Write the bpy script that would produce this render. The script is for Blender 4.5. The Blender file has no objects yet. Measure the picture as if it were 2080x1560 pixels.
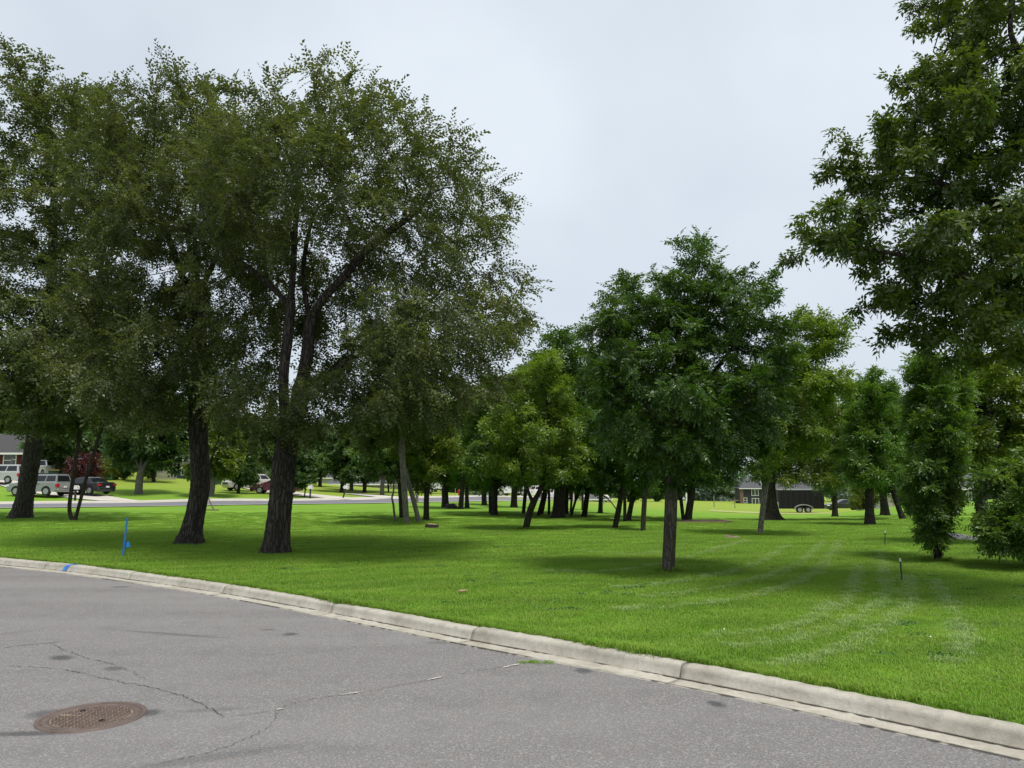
import bpy, bmesh, math, random
import numpy as np
from mathutils import Vector, Matrix

R = math.radians
scene = bpy.context.scene
COL = scene.collection
random.seed(7)
RNG = np.random.default_rng(7)

# ------------------------------------------------------------------ camera
F_PX, W_PX, HORIZON, EYE = 1540.0, 2080.0, 985.0, 1.6
PITCH = math.atan((HORIZON - 780.0) / F_PX)
cam_data = bpy.data.cameras.new('camera')
cam_data.sensor_width = 36.0
cam_data.lens = 36.0 * F_PX / W_PX
cam_data.clip_start, cam_data.clip_end = 0.1, 3000.0
camera = bpy.data.objects.new('camera', cam_data)
camera.location = (0, 0, EYE)
camera.rotation_euler = (math.pi / 2 + PITCH, 0, 0)
COL.objects.link(camera)
scene.camera = camera

# ------------------------------------------------------------------ sky and sun
SUN_ELEV, SUN_AZ = R(69), R(140)      # azimuth clockwise from +Y: midday sun, right of the camera and a little behind, veiled by thin cloud
world = bpy.data.worlds.new('World')
scene.world = world
world.use_nodes = True
nt = world.node_tree
bg = nt.nodes['Background']
sky = nt.nodes.new('ShaderNodeTexSky')
sky.sky_type = 'NISHITA'
sky.sun_disc = False
sky.sun_elevation = SUN_ELEV
sky.sun_rotation = SUN_AZ
sky.dust_density, sky.air_density, sky.ozone_density = 2.5, 1.0, 1.0
veil = nt.nodes.new('ShaderNodeMix')          # thin high cloud veiling the whole sky evenly
veil.data_type = 'RGBA'
vc = nt.nodes.new('ShaderNodeTexCoord')
vn = nt.nodes.new('ShaderNodeTexNoise')
vn.inputs['Scale'].default_value = 1.8
vn.inputs['Detail'].default_value = 4.0
vm = nt.nodes.new('ShaderNodeMapRange')
vm.inputs['From Min'].default_value, vm.inputs['From Max'].default_value = 0.3, 0.7
vm.inputs['To Min'].default_value, vm.inputs['To Max'].default_value = 0.55, 0.92
nt.links.new(vc.outputs['Generated'], vn.inputs['Vector'])
nt.links.new(vn.outputs['Fac'], vm.inputs['Value'])
nt.links.new(vm.outputs['Result'], veil.inputs['Factor'])
nt.links.new(sky.outputs['Color'], veil.inputs['A'])
veil.inputs['B'].default_value = (7.25, 7.9, 8.55, 1)
nt.links.new(veil.outputs['Result'], bg.inputs['Color'])
bg.inputs['Strength'].default_value = 0.082

sun_data = bpy.data.lights.new('sun', 'SUN')
sun_data.energy = 2.5
sun_data.angle = R(14)
sun_data.color = (1.0, 0.95, 0.86)
sun = bpy.data.objects.new('sun', sun_data)
sun_dir = Vector((math.sin(SUN_AZ) * math.cos(SUN_ELEV), math.cos(SUN_AZ) * math.cos(SUN_ELEV), math.sin(SUN_ELEV)))
sun.rotation_euler = sun_dir.to_track_quat('Z', 'Y').to_euler()
sun.location = (0, 0, 40)
COL.objects.link(sun)
scene.view_settings.view_transform = 'Standard'
scene.view_settings.look = 'None'
scene.view_settings.exposure = 0.5
scene.view_settings.gamma = 1.0
cy = scene.cycles
cy.use_denoising = True
cy.max_bounces, cy.diffuse_bounces, cy.transmission_bounces = 6, 3, 4
cy.glossy_bounces, cy.transparent_max_bounces = 2, 8
cy.caustics_reflective = cy.caustics_refractive = False

# ------------------------------------------------------------------ measuring helpers
CP, SP = math.cos(PITCH), math.sin(PITCH)
def ray(u, v):
    a, b = (u - 1040.0) / F_PX, (780.0 - v) / F_PX
    return np.array([a, CP - b * SP, SP + b * CP])
def at(u, v, d):
    """Point seen at photo pixel (u, v), d metres ahead."""
    r = ray(u, v)
    return np.array([0, 0, EYE]) + r * (d / r[1])
def flat(u, v, z=0.0):
    r = ray(u, v)
    t = (z - EYE) / r[2]
    return np.array([r[0] * t, r[1] * t, z])

# ------------------------------------------------------------------ kerb line and terrain height
_k = [flat(u, v)[:2] for u, v in ((0, 1152), (135, 1166), (270, 1185), (455, 1214), (690, 1260), (975, 1318), (1390, 1396), (2080, 1548))]
KP = [np.array(p) for p in ((-42, 32.5), (-30, 26.3), (-20, 21))] + _k + [np.array(p) for p in ((4.6, 2.9), (7.5, -0.6), (12, -6.5), (20, -17))]
def catmull(P, n=12):
    P = np.array(P, float)
    Q = np.vstack([2 * P[0] - P[1], P, 2 * P[-1] - P[-2]])
    t = np.linspace(0, 1, n, endpoint=False)[:, None]
    out = []
    for i in range(1, len(Q) - 2):
        a, b, c, d = Q[i - 1], Q[i], Q[i + 1], Q[i + 2]
        out.append(0.5 * ((2 * b) + (c - a) * t + (2 * a - 5 * b + 4 * c - d) * t ** 2 + (3 * b - a - 3 * c + d) * t ** 3))
    return np.vstack(out + [P[-1:]])
def smooth_line(P, it):
    P = P.copy()
    for _ in range(it):
        P[1:-1] = 0.5 * P[1:-1] + 0.25 * (P[:-2] + P[2:])
    return P
KERB = smooth_line(catmull(KP, 16), 60)
_seg = np.diff(KERB, axis=0)
KERB_S = np.concatenate([[0], np.cumsum(np.hypot(_seg[:, 0], _seg[:, 1]))])
_n = np.stack([-_seg[:, 1], _seg[:, 0]], 1)
_n /= np.linalg.norm(_n, axis=1)[:, None]          # towards the lawn
KERB_N = np.vstack([_n[:1], 0.5 * (_n[1:] + _n[:-1]), _n[-1:]])
if KERB_N[len(KERB_N) // 2][1] < 0:
    KERB_N = -KERB_N
def kerb_dist(x, y):
    """Signed distance from the road edge, positive on the lawn."""
    x, y = np.atleast_1d(x).astype(float), np.atleast_1d(y).astype(float)
    out = np.empty(x.shape)
    A, B = KERB[:-1], KERB[1:]
    D = B - A
    L2 = (D ** 2).sum(1)
    for i in range(0, len(x), 20000):
        px_, py_ = x[i:i + 20000, None], y[i:i + 20000, None]
        t = np.clip(((px_ - A[:, 0]) * D[:, 0] + (py_ - A[:, 1]) * D[:, 1]) / L2, 0, 1)
        dx, dy = px_ - (A[:, 0] + t * D[:, 0]), py_ - (A[:, 1] + t * D[:, 1])
        d2 = dx * dx + dy * dy
        j = d2.argmin(1)
        r = np.arange(len(j))
        sgn = np.sign(dx[r, j] * KERB_N[j, 0] + dy[r, j] * KERB_N[j, 1])
        out[i:i + 20000] = np.sqrt(d2[r, j]) * np.where(sgn == 0, 1, sgn)
    return out
LAWN_Z = 0.102
_c = [(u, v, d) for u, v, d in (
    (0, 1033, 50), (0, 1018, 60), (-250, 1040, 44), (-250, 1022, 54), (300, 1029, 53), (300, 1017.5, 63), (550, 1025, 57), (550, 1017, 67), (840, 1021, 65), (840, 1011.5, 75), (1040, 1017, 72), (1040, 1011, 82),
    (80, 1012, 63), (20, 985, 72), (40, 965, 82), (175, 1008, 65), (283, 1003, 68), (300, 980, 82), (430, 1006, 67), (500, 1000, 76), (450, 983, 88),
    (619, 1010, 72), (777, 1006, 86), (933, 1007, 92), (965, 1006, 97), (1080, 1010, 105), (1150, 1016, 95),
    (1250, 1022, 95), (1370, 1027, 95), (1500, 1032, 95), (1650, 1042, 80), (1650, 1036, 92), (1560, 1058, 40), (1540, 1049, 58), (1640, 1049, 58), (1700, 1049, 55), (1600, 1045, 70), (1700, 1045, 68), (1790, 1032, 66), (1860, 1024, 62), (1990, 1015, 60), (2200, 1010, 60),
    (1767, 1066, 30), (1803, 1048, 42), (1833, 1054, 37))]
_ctrl = [at(*c) for c in _c] + [np.array([x, y, LAWN_Z]) for x, y in (
    (-12, 20), (-6, 16), (-8, 26), (-22, 32), (-30, 38), (0, 10), (0, 16), (0, 24), (-3, 34), (4, 8), (6, 12), (8, 17), (5, 28), (12, 14), (14, 22), (3, 44), (-14, 44), (-45, 40), (5, 3), (20, 10))]
_ctrl += [np.array(p) for p in ((0, 150, -1.0), (50, 150, -4.5), (-60, 150, 4.5), (110, 140, -3), (0, 320, -2), (160, 320, -5), (-160, 320, 6), (-120, 90, 4), (90, 60, 0.6), (60, 125, -3.2), (20, 120, -2.0))]
_ctrl = np.array(_ctrl)
_kc = 5.0
def _ker(d2):
    return -np.sqrt(d2 + _kc ** 2)
_d2 = ((_ctrl[:, None, :2] - _ctrl[None, :, :2]) ** 2).sum(2)
_nC = len(_ctrl)
_M = np.zeros((_nC + 3, _nC + 3))
_M[:_nC, :_nC] = _ker(_d2) + np.eye(_nC) * 0.6
_M[:_nC, _nC] = 1
_M[:_nC, _nC + 1:] = _ctrl[:, :2]
_M[_nC:, :_nC] = _M[:_nC, _nC:].T
_sol = np.linalg.solve(_M, np.concatenate([_ctrl[:, 2], np.zeros(3)]))
def ground(x, y):
    x, y = np.atleast_1d(x).astype(float), np.atleast_1d(y).astype(float)
    out = np.empty(x.shape)
    for i in range(0, len(x), 50000):
        xs, ys = x[i:i + 50000], y[i:i + 50000]
        d2 = (xs[:, None] - _ctrl[:, 0]) ** 2 + (ys[:, None] - _ctrl[:, 1]) ** 2
        out[i:i + 50000] = _ker(d2) @ _sol[:_nC] + _sol[_nC] + xs * _sol[_nC + 1] + ys * _sol[_nC + 2]
    s = kerb_dist(x, y)
    k = np.clip((s - 0.4) / 7.0, 0, 1)
    k = k * k * (3 - 2 * k)
    return LAWN_Z * (1 - k) + out * k
def gz(x, y):
    return float(ground(x, y)[0])
def on_ground(u, v, dmax=200.0):
    """Where the ray through photo pixel (u, v) first meets the terrain."""
    d = np.linspace(3.0, dmax, 3000)
    r = ray(u, v)
    P = np.array([0, 0, EYE]) + r[None] * (d / r[1])[:, None]
    h = P[:, 2] - ground(P[:, 0], P[:, 1])
    i = np.argmax(h < 0) if (h < 0).any() else int(np.argmin(h))
    i = max(i, 1)
    t = h[i - 1] / (h[i - 1] - h[i]) if h[i - 1] != h[i] else 0
    p = P[i - 1] + (P[i] - P[i - 1]) * min(max(t, 0), 1)
    p[2] = gz(p[0], p[1])
    return p
def stand(u, d):
    """Ground point in the direction of photo column u, d metres ahead."""
    x = (u - 1040.0) / F_PX * d / (CP - SP * (-0.13))
    return np.array([x, d, gz(x, d)])

# ------------------------------------------------------------------ object helpers
def link(o, parent=None):
    COL.objects.link(o)
    if parent is not None:
        o.parent = parent
    return o
def tag(o, label=None, cat=None, group=None, kind=None):
    if label: o['label'] = label
    if cat: o['category'] = cat
    if group: o['group'] = group
    if kind: o['kind'] = kind
    return o
def empty(name, loc, label, cat, group=None, rz=0.0):
    o = bpy.data.objects.new(name, None)
    o.location = [float(c) for c in loc]
    o.rotation_euler = (0, 0, rz)
    o.empty_display_size = 0.3
    link(o)
    return tag(o, label, cat, group)
def mesh_np(name, verts, faces=None, quads=None, tris=None, smooth=False):
    """Fast mesh from numpy arrays (quads Nx4 and/or tris Nx3)."""
    me = bpy.data.meshes.new(name)
    verts = np.asarray(verts, np.float32)
    me.vertices.add(len(verts))
    me.vertices.foreach_set('co', verts.ravel())
    loops, starts, n = [], [], 0
    for arr, k in ((quads, 4), (tris, 3)):
        if arr is not None and len(arr):
            arr = np.asarray(arr, np.int32)
            loops.append(arr.ravel())
            starts.append(np.arange(len(arr), dtype=np.int32) * k + n)
            n += arr.size
    loops, starts = np.concatenate(loops), np.concatenate(starts)
    me.loops.add(len(loops))
    me.loops.foreach_set('vertex_index', loops)
    me.polygons.add(len(starts))
    me.polygons.foreach_set('loop_start', starts)
    if smooth:
        me.polygons.foreach_set('use_smooth', np.ones(len(starts), bool))
    me.update(calc_edges=True)
    return me
def face_attr(me, name, vals):
    a = me.attributes.new(name, 'FLOAT', 'FACE')
    a.data.foreach_set('value', np.asarray(vals, np.float32))
def point_attr(me, name, vals):
    a = me.attributes.new(name, 'FLOAT', 'POINT')
    a.data.foreach_set('value', np.asarray(vals, np.float32))
def add(name, me, mat, parent=None, loc=None, rot=None):
    o = bpy.data.objects.new(name, me)
    if mat is not None and not me.materials:
        me.materials.append(mat)
    if loc is not None: o.location = [float(c) for c in loc]
    if rot is not None: o.rotation_euler = rot
    return link(o, parent)
class MB:
    """Collects simple solids into one mesh."""
    def __init__(s):
        s.v, s.f = [], []
    def quad(s, *p):
        n = len(s.v); s.v += [tuple(q) for q in p]; s.f.append(tuple(range(n, n + len(p)))); return s
    def box(s, c, h, rz=0.0):
        n = len(s.v); ca, sa = math.cos(rz), math.sin(rz)
        for dz in (-1, 1):
            for dx, dy in ((-1, -1), (1, -1), (1, 1), (-1, 1)):
                x, y = dx * h[0], dy * h[1]
                s.v.append((c[0] + x * ca - y * sa, c[1] + x * sa + y * ca, c[2] + dz * h[2]))
        s.f += [tuple(n + i for i in q) for q in ((3, 2, 1, 0), (4, 5, 6, 7), (0, 1, 5, 4), (1, 2, 6, 5), (2, 3, 7, 6), (3, 0, 4, 7))]
        return s
    def bb(s, x0, x1, y0, y1, z0, z1):
        return s.box(((x0 + x1) / 2, (y0 + y1) / 2, (z0 + z1) / 2), (abs(x1 - x0) / 2, abs(y1 - y0) / 2, abs(z1 - z0) / 2))
    def prism(s, poly, y0, y1):
        """poly in (x, z), extruded along y."""
        n, k = len(s.v), len(poly)
        s.v += [(x, y0, z) for x, z in poly] + [(x, y1, z) for x, z in poly]
        s.f += [tuple(n + i for i in range(k)), tuple(n + k + i for i in reversed(range(k)))]
        s.f += [(n + i, n + k + i, n + k + (i + 1) % k, n + (i + 1) % k) for i in range(k)]
        return s
    def cyl(s, a, b, r0, r1=None, k=10, cap=True):
        a, b = Vector(a), Vector(b); r1 = r0 if r1 is None else r1
        q = (b - a).to_track_quat('Z', 'Y'); n = len(s.v)
        for p, r in ((a, r0), (b, r1)):
            for i in range(k):
                t = 2 * math.pi * i / k
                s.v.append(tuple(p + q @ Vector((r * math.cos(t), r * math.sin(t), 0))))
        s.f += [(n + i, n + (i + 1) % k, n + k + (i + 1) % k, n + k + i) for i in range(k)]
        if cap:
            s.f += [tuple(n + i for i in reversed(range(k))), tuple(n + k + i for i in range(k))]
        return s
    def mesh(s, name, bevel=0.0, smooth=False):
        me = bpy.data.meshes.new(name)
        me.from_pydata(s.v, [], s.f)
        bm = bmesh.new(); bm.from_mesh(me)
        bmesh.ops.recalc_face_normals(bm, faces=bm.faces)
        if bevel:
            bmesh.ops.bevel(bm, geom=list(bm.edges), offset=bevel, segments=1, affect='EDGES', clamp_overlap=True)
        bm.to_mesh(me); bm.free()
        if smooth:
            me.polygons.foreach_set('use_smooth', np.ones(len(me.polygons), bool))
        return me
    def add(s, name, mat, parent=None, bevel=0.0, smooth=False, loc=None, rot=None):
        return add(name, s.mesh(name, bevel, smooth), mat, parent, loc, rot)

# ------------------------------------------------------------------ materials
def new_mat(name):
    m = bpy.data.materials.new(name)
    m.use_nodes = True
    t = m.node_tree
    return m, t, t.nodes['Principled BSDF'], t.nodes['Material Output']
def N(t, kind, **inp):
    n = t.nodes.new(kind)
    for k, v in inp.items():
        k = k.replace('_', ' ')
        if k in n.inputs: n.inputs[k].default_value = v
        else: setattr(n, k.replace(' ', '_'), v)
    return n
def noise(t, vec, scale, detail=4.0, rough=0.55):
    n = N(t, 'ShaderNodeTexNoise', Scale=scale, Detail=detail, Roughness=rough)
    if vec is not None: t.links.new(vec, n.inputs['Vector'])
    return n.outputs['Fac']
def mapr(t, val, a, b, c, d):
    n = N(t, 'ShaderNodeMapRange')
    for k, x in zip(('From Min', 'From Max', 'To Min', 'To Max'), (a, b, c, d)): n.inputs[k].default_value = x
    t.links.new(val, n.inputs['Value'])
    return n.outputs['Result']
def mixc(t, fac, a, b, mode='MIX'):
    n = N(t, 'ShaderNodeMix', data_type='RGBA', blend_type=mode)
    for sock, x in (('Factor', fac), ('A', a), ('B', b)):
        s = n.inputs[sock] if sock != 'Factor' else n.inputs[0]
        if sock == 'A': s = n.inputs[6]
        if sock == 'B': s = n.inputs[7]
        if isinstance(x, (tuple, list)): s.default_value = tuple(x) + ((1,) if len(x) == 3 else ())
        elif isinstance(x, (int, float)): s.default_value = x
        else: t.links.new(x, s)
    return n.outputs[2]
def ramp(t, val, stops):
    n = N(t, 'ShaderNodeValToRGB')
    e = n.color_ramp.elements
    while len(e) < len(stops): e.new(0.5)
    for el, (p, c) in zip(e, stops):
        el.position = p; el.color = tuple(c) + (1,)
    t.links.new(val, n.inputs['Fac'])
    return n.outputs['Color']
def bump(t, height, strength, dist, b):
    n = N(t, 'ShaderNodeBump', Strength=strength, Distance=dist)
    t.links.new(height, n.inputs['Height'])
    t.links.new(n.outputs['Normal'], b.inputs['Normal'])
    return n
def math_n(t, op, a, b=None):
    n = N(t, 'ShaderNodeMath', operation=op)
    for i, x in enumerate((a, b)):
        if x is None: continue
        if isinstance(x, (int, float)): n.inputs[i].default_value = x
        else: t.links.new(x, n.inputs[i])
    return n.outputs[0]
def geo_pos(t):
    return N(t, 'ShaderNodeNewGeometry').outputs['Position']
def obj_pos(t):
    return N(t, 'ShaderNodeTexCoord').outputs['Object']
_plain = {}
def plain(name, col, rough=0.6, metal=0.0, var=0.12, scale=6.0, spec=0.5):
    if name in _plain: return _plain[name]
    m, t, b, o = new_mat(name)
    f = noise(t, obj_pos(t), scale, 5)
    lo = tuple(c * (1 - var) for c in col); hi = tuple(min(1, c * (1 + var)) for c in col)
    t.links.new(mixc(t, f, lo, hi), b.inputs['Base Color'])
    b.inputs['Roughness'].default_value = rough
    b.inputs['Metallic'].default_value = metal
    b.inputs['Specular IOR Level'].default_value = spec
    _plain[name] = m
    return m
def leaf_mat(name, dark, mid, light, transl=0.35, gloss=0.05, clump=0.9):
    m, t, b, o = new_mat(name)
    t.nodes.remove(b)
    at_ = N(t, 'ShaderNodeAttribute', attribute_name='tint').outputs['Fac']
    cl = noise(t, obj_pos(t), clump, 3)
    f = math_n(t, 'ADD', math_n(t, 'MULTIPLY', at_, 0.55), mapr(t, cl, 0.3, 0.7, 0.0, 0.45))
    c = ramp(t, f, ((0.15, dark), (0.5, mid), (0.9, light)))
    d = N(t, 'ShaderNodeBsdfDiffuse'); t.links.new(c, d.inputs['Color'])
    tr = N(t, 'ShaderNodeBsdfTranslucent')
    tc = mixc(t, 1.0, c, (1.15, 1.2, 0.5), 'MULTIPLY')
    t.links.new(tc, tr.inputs['Color'])
    mx = N(t, 'ShaderNodeMixShader', Fac=transl)
    t.links.new(d.outputs[0], mx.inputs[1]); t.links.new(tr.outputs[0], mx.inputs[2])
    g = N(t, 'ShaderNodeBsdfGlossy', Roughness=0.42); g.inputs['Color'].default_value = (0.9, 0.95, 1, 1)
    m2 = N(t, 'ShaderNodeMixShader', Fac=gloss)
    t.links.new(mx.outputs[0], m2.inputs[1]); t.links.new(g.outputs[0], m2.inputs[2])
    t.links.new(m2.outputs[0], o.inputs['Surface'])
    return m
def bark_mat(name, dark, light, scale=9.0, depth=0.03):
    m, t, b, o = new_mat(name)
    p = obj_pos(t)
    mp = N(t, 'ShaderNodeMapping'); mp.inputs['Scale'].default_value = (1.0, 1.0, 0.16)
    t.links.new(p, mp.inputs['Vector'])
    nz = N(t, 'ShaderNodeTexNoise', Scale=3.0, Detail=3.0); t.links.new(p, nz.inputs['Vector'])
    wv = N(t, 'ShaderNodeVectorMath', operation='MULTIPLY_ADD')
    t.links.new(nz.outputs['Color'], wv.inputs[0]); wv.inputs[1].default_value = (0.12, 0.12, 0.12); t.links.new(mp.outputs[0], wv.inputs[2])
    vo = N(t, 'ShaderNodeTexVoronoi', Scale=scale * 1.6, feature='DISTANCE_TO_EDGE'); t.links.new(wv.outputs[0], vo.inputs['Vector'])
    fine = noise(t, mp.outputs[0], scale * 6, 6, 0.65)
    h = math_n(t, 'ADD', mapr(t, vo.outputs['Distance'], 0.0, 0.25, 0.0, 1.0), math_n(t, 'MULTIPLY', fine, 0.7))
    patch = noise(t, p, 1.3, 4)
    c = ramp(t, h, ((0.25, dark), (0.75, tuple(0.5 * (a + e) for a, e in zip(dark, light))), (1.0, light)))
    c = mixc(t, mapr(t, patch, 0.35, 0.7, 0.0, 0.45), c, tuple(x * 0.55 for x in dark))
    t.links.new(c, b.inputs['Base Color'])
    b.inputs['Roughness'].default_value = 0.9
    b.inputs['Specular IOR Level'].default_value = 0.2
    bump(t, h, 0.9, depth, b)
    return m

# ------------------------------------------------------------------ ground, near street, kerb
STRIPES = [[(1705, 1100), (1665, 1160), (1590, 1195), (1500, 1218), (1380, 1234), (1250, 1240)],
           [(1672, 1100), (1632, 1140), (1560, 1172), (1480, 1192), (1400, 1206), (1290, 1214)],
           [(1600, 1110), (1540, 1145), (1470, 1165), (1370, 1185), (1240, 1196)],
           [(1520, 1098), (1440, 1120), (1380, 1140), (1300, 1152)],
           [(1785, 1120), (1802, 1190), (1780, 1232), (1700, 1280), (1600, 1305), (1480, 1315)],
           [(1840, 1170), (1852, 1220), (1800, 1268), (1690, 1330), (1560, 1352)],
           [(1900, 1180), (1930, 1232), (1960, 1290), (1930, 1350)], [(1690, 1230), (1640, 1262), (1560, 1285), (1440, 1292)], [(1745, 1150), (1735, 1200), (1690, 1245)],
           [(1180, 1120), (1280, 1128), (1340, 1122)], [(1120, 1160), (1220, 1164), (1330, 1150)]]
STRIPES = [smooth_line(catmull([flat(u, v, LAWN_Z)[:2] for u, v in s], 6), 4) for s in STRIPES]
def stripe_field(x, y):
    best = np.full(x.shape, 9.0)
    for s in STRIPES:
        A, D = s[:-1], np.diff(s, axis=0)
        L2 = (D ** 2).sum(1) + 1e-9
        for a, d, l in zip(A, D, L2):
            t = np.clip(((x - a[0]) * d[0] + (y - a[1]) * d[1]) / l, 0, 1)
            best = np.minimum(best, np.hypot(x - a[0] - t * d[0], y - a[1] - t * d[1]))
    return np.clip(1.15 - best / 0.17, 0, 1)

TRUNKS = [(flat(u, v, LAWN_Z)[:2], r_) for u, v, r_ in ((558, 1123, .33), (385, 1102, .36), (1358, 1161, .16), (1905, 1139, .25), (1545, 1088, .12), (826, 1066, .2), (851, 1063, .15), (1069, 1076, .2))]
def trunk_gap(x, y):
    g = np.full(x.shape, 9.0)
    for c_, r_ in TRUNKS: g = np.minimum(g, np.hypot(x - c_[0], y - c_[1]) - r_)
    return g

gx = np.concatenate([-np.geomspace(13.2, 600, 46)[::-1], np.arange(-13, 13.01, 0.17), np.geomspace(13.2, 600, 46)])
gy = np.concatenate([-np.geomspace(1, 60, 12)[::-1], np.arange(0, 2.4, 0.5), np.arange(2.5, 20.01, 0.17), np.arange(20.5, 40, 0.5), np.geomspace(40.5, 900, 70)])
GX, GY = np.meshgrid(gx, gy)
nx_, ny_ = len(gx), len(gy)
fx, fy = GX.ravel(), GY.ravel()
fs = kerb_dist(fx, fy)
idx = np.arange(nx_ * ny_).reshape(ny_, nx_)
quads = np.stack([idx[:-1, :-1], idx[:-1, 1:], idx[1:, 1:], idx[1:, :-1]], -1).reshape(-1, 4)
EDGE = 0.30
quads = quads[~(fs[quads] < EDGE).all(1)]
used = np.unique(quads)
remap = -np.ones(len(fx), int); remap[used] = np.arange(len(used))
quads = remap[quads]; fx, fy, fs = fx[used], fy[used], fs[used]
low = np.where(fs < EDGE)[0]
for i in low:                                   # lay the sheet's edge along the back of the kerb
    for _ in range(2):
        s = kerb_dist(fx[i], fy[i])[0]
        j = np.argmin((KERB[:, 0] - fx[i]) ** 2 + (KERB[:, 1] - fy[i]) ** 2)
        fx[i] += KERB_N[j, 0] * (EDGE - s); fy[i] += KERB_N[j, 1] * (EDGE - s)
fz = ground(fx, fy)
fz += np.where(fs > 1, 0.012 * np.sin(fx * 1.9 + 1.3 * np.sin(fy * 0.7)) * np.sin(fy * 1.6 + 0.8), 0)
me = mesh_np('ground', np.stack([fx, fy, fz], 1), quads=quads, smooth=True)
point_attr(me, 'stripe', stripe_field(fx, fy) * (fy < 26))
point_attr(me, 'soil', np.clip(1 - trunk_gap(fx, fy) / 0.35, 0, 1))

def grass_colour(t, stripe, pos, rnd=None):
    big = noise(t, pos, 0.35, 4)
    mid = noise(t, pos, 1.7, 4, 0.6)
    mp = N(t, 'ShaderNodeMapping'); mp.inputs['Scale'].default_value = (0.10, 0.9, 0.0); mp.inputs['Rotation'].default_value = (0, 0, R(14))
    t.links.new(pos, mp.inputs['Vector'])
    mow = noise(t, mp.outputs[0], 1.3, 3)
    c = ramp(t, big, ((0.3, (0.130, 0.300, 0.023)), (0.55, (0.192, 0.388, 0.029)), (0.75, (0.272, 0.445, 0.040))))
    c = mixc(t, mapr(t, mid, 0.35, 0.7, 0, 0.55), c, (0.255, 0.36, 0.055))
    c = mixc(t, mapr(t, mow, 0.42, 0.62, 0, 0.6), c, (0.104, 0.238, 0.024))
    pat = noise(t, pos, 0.9, 5, 0.7)
    c = mixc(t, mapr(t, pat, 0.56, 0.72, 0, 0.6), c, (0.32, 0.39, 0.075))
    pat2 = noise(t, pos, 4.5, 5, 0.7)
    c = mixc(t, mapr(t, pat2, 0.55, 0.75, 0, 0.5), c, (0.068, 0.165, 0.028))
    wv = N(t, 'ShaderNodeTexWave', Scale=0.32, Distortion=2.2, Detail=2.0); wv.inputs['Detail Scale'].default_value = 0.25
    mw = N(t, 'ShaderNodeMapping'); mw.inputs['Rotation'].default_value = (0, 0, R(58)); t.links.new(pos, mw.inputs['Vector']); t.links.new(mw.outputs[0], wv.inputs['Vector'])
    c = mixc(t, mapr(t, wv.outputs['Fac'], 0.3, 0.8, 0, 0.28), c, (0.30, 0.44, 0.075))
    sep = N(t, 'ShaderNodeSeparateXYZ'); t.links.new(pos, sep.inputs[0])
    far = mapr(t, math_n(t, 'ADD', sep.outputs['Y'], math_n(t, 'MULTIPLY', big, 22.0)), 74, 92, 0, 0.85)
    c = mixc(t, far, c, (0.30, 0.36, 0.06))            # dry, unwatered field beyond the trees
    c = mixc(t, math_n(t, 'MULTIPLY', stripe, 0.5), c, (0.46, 0.56, 0.30))
    return c, mid
m_ground, t, b, o = new_mat('lawn')
pos = geo_pos(t)
st = N(t, 'ShaderNodeAttribute', attribute_name='stripe').outputs['Fac']
c, mid = grass_colour(t, st, pos)
fine = noise(t, pos, 38, 5, 0.7)
c = mixc(t, mapr(t, fine, 0.3, 0.7, 0.0, 0.5), c, (0.07, 0.17, 0.012))
so = N(t, 'ShaderNodeAttribute', attribute_name='soil').outputs['Fac']
c = mixc(t, mapr(t, math_n(t, 'ADD', so, math_n(t, 'MULTIPLY', fine, 0.8)), 0.7, 1.2, 0, 0.9), c, (0.13, 0.105, 0.06))
t.links.new(c, b.inputs['Base Color'])
b.inputs['Roughness'].default_value = 0.95
b.inputs['Specular IOR Level'].default_value = 0.1
bump(t, math_n(t, 'ADD', fine, math_n(t, 'MULTIPLY', noise(t, pos, 9, 4), 0.8)), 0.8, 0.05, b)
tag(add('ground', me, m_ground), kind='structure')

# street
K = KERB
rv = [(p[0] + n[0] * 0.012, p[1] + n[1] * 0.012, 0.0) for p, n in zip(K, KERB_N)]
nk = len(rv)
rv += [(p[0], -60.0, 0.0) for p in K]
road_me = mesh_np('street', rv, quads=[(i, nk + i, nk + i + 1, i + 1) for i in range(nk - 1)])
m_road, t, b, o = new_mat('asphalt')
pos = geo_pos(t)
g1 = noise(t, pos, 78, 3, 0.85)
g2 = N(t, 'ShaderNodeTexVoronoi', Scale=70.0); t.links.new(pos, g2.inputs['Vector'])
g3 = noise(t, pos, 30, 4, 0.7)
wear = noise(t, pos, 0.55, 5)
tone = ramp(t, g1, ((0.36, (0.044, 0.043, 0.043)), (0.50, (0.148, 0.144, 0.144)), (0.64, (0.345, 0.338, 0.33))))
stone = mixc(t, 0.28, tone, mixc(t, N(t, 'ShaderNodeSeparateColor').outputs[0] if False else mapr(t, g3, 0.3, 0.7, 0, 1), (0.110, 0.107, 0.108), (0.22, 0.214, 0.212)))
sp = N(t, 'ShaderNodeSeparateColor'); t.links.new(g2.outputs['Color'], sp.inputs[0])
stone = mixc(t, mapr(t, sp.outputs[0], 0.78, 0.95, 0, 0.5), stone, (0.36, 0.35, 0.34))
stone = mixc(t, mapr(t, sp.outputs[1], 0.90, 1.0, 0, 0.5), stone, (0.28, 0.16, 0.13))
stone = mixc(t, mapr(t, wear, 0.35, 0.68, 0.0, 0.32), stone, (0.20, 0.195, 0.193))
mpl = N(t, 'ShaderNodeMapping'); mpl.inputs['Rotation'].default_value = (0, 0, R(42)); mpl.inputs['Scale'].default_value = (0.06, 0.75, 1); t.links.new(pos, mpl.inputs['Vector'])
lane = noise(t, mpl.outputs[0], 1.0, 3, .5)
stone = mixc(t, mapr(t, lane, 0.45, 0.65, 0.0, 0.45), stone, (0.25, 0.243, 0.24))
wear2 = noise(t, pos, 2.3, 6, 0.65)
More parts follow.
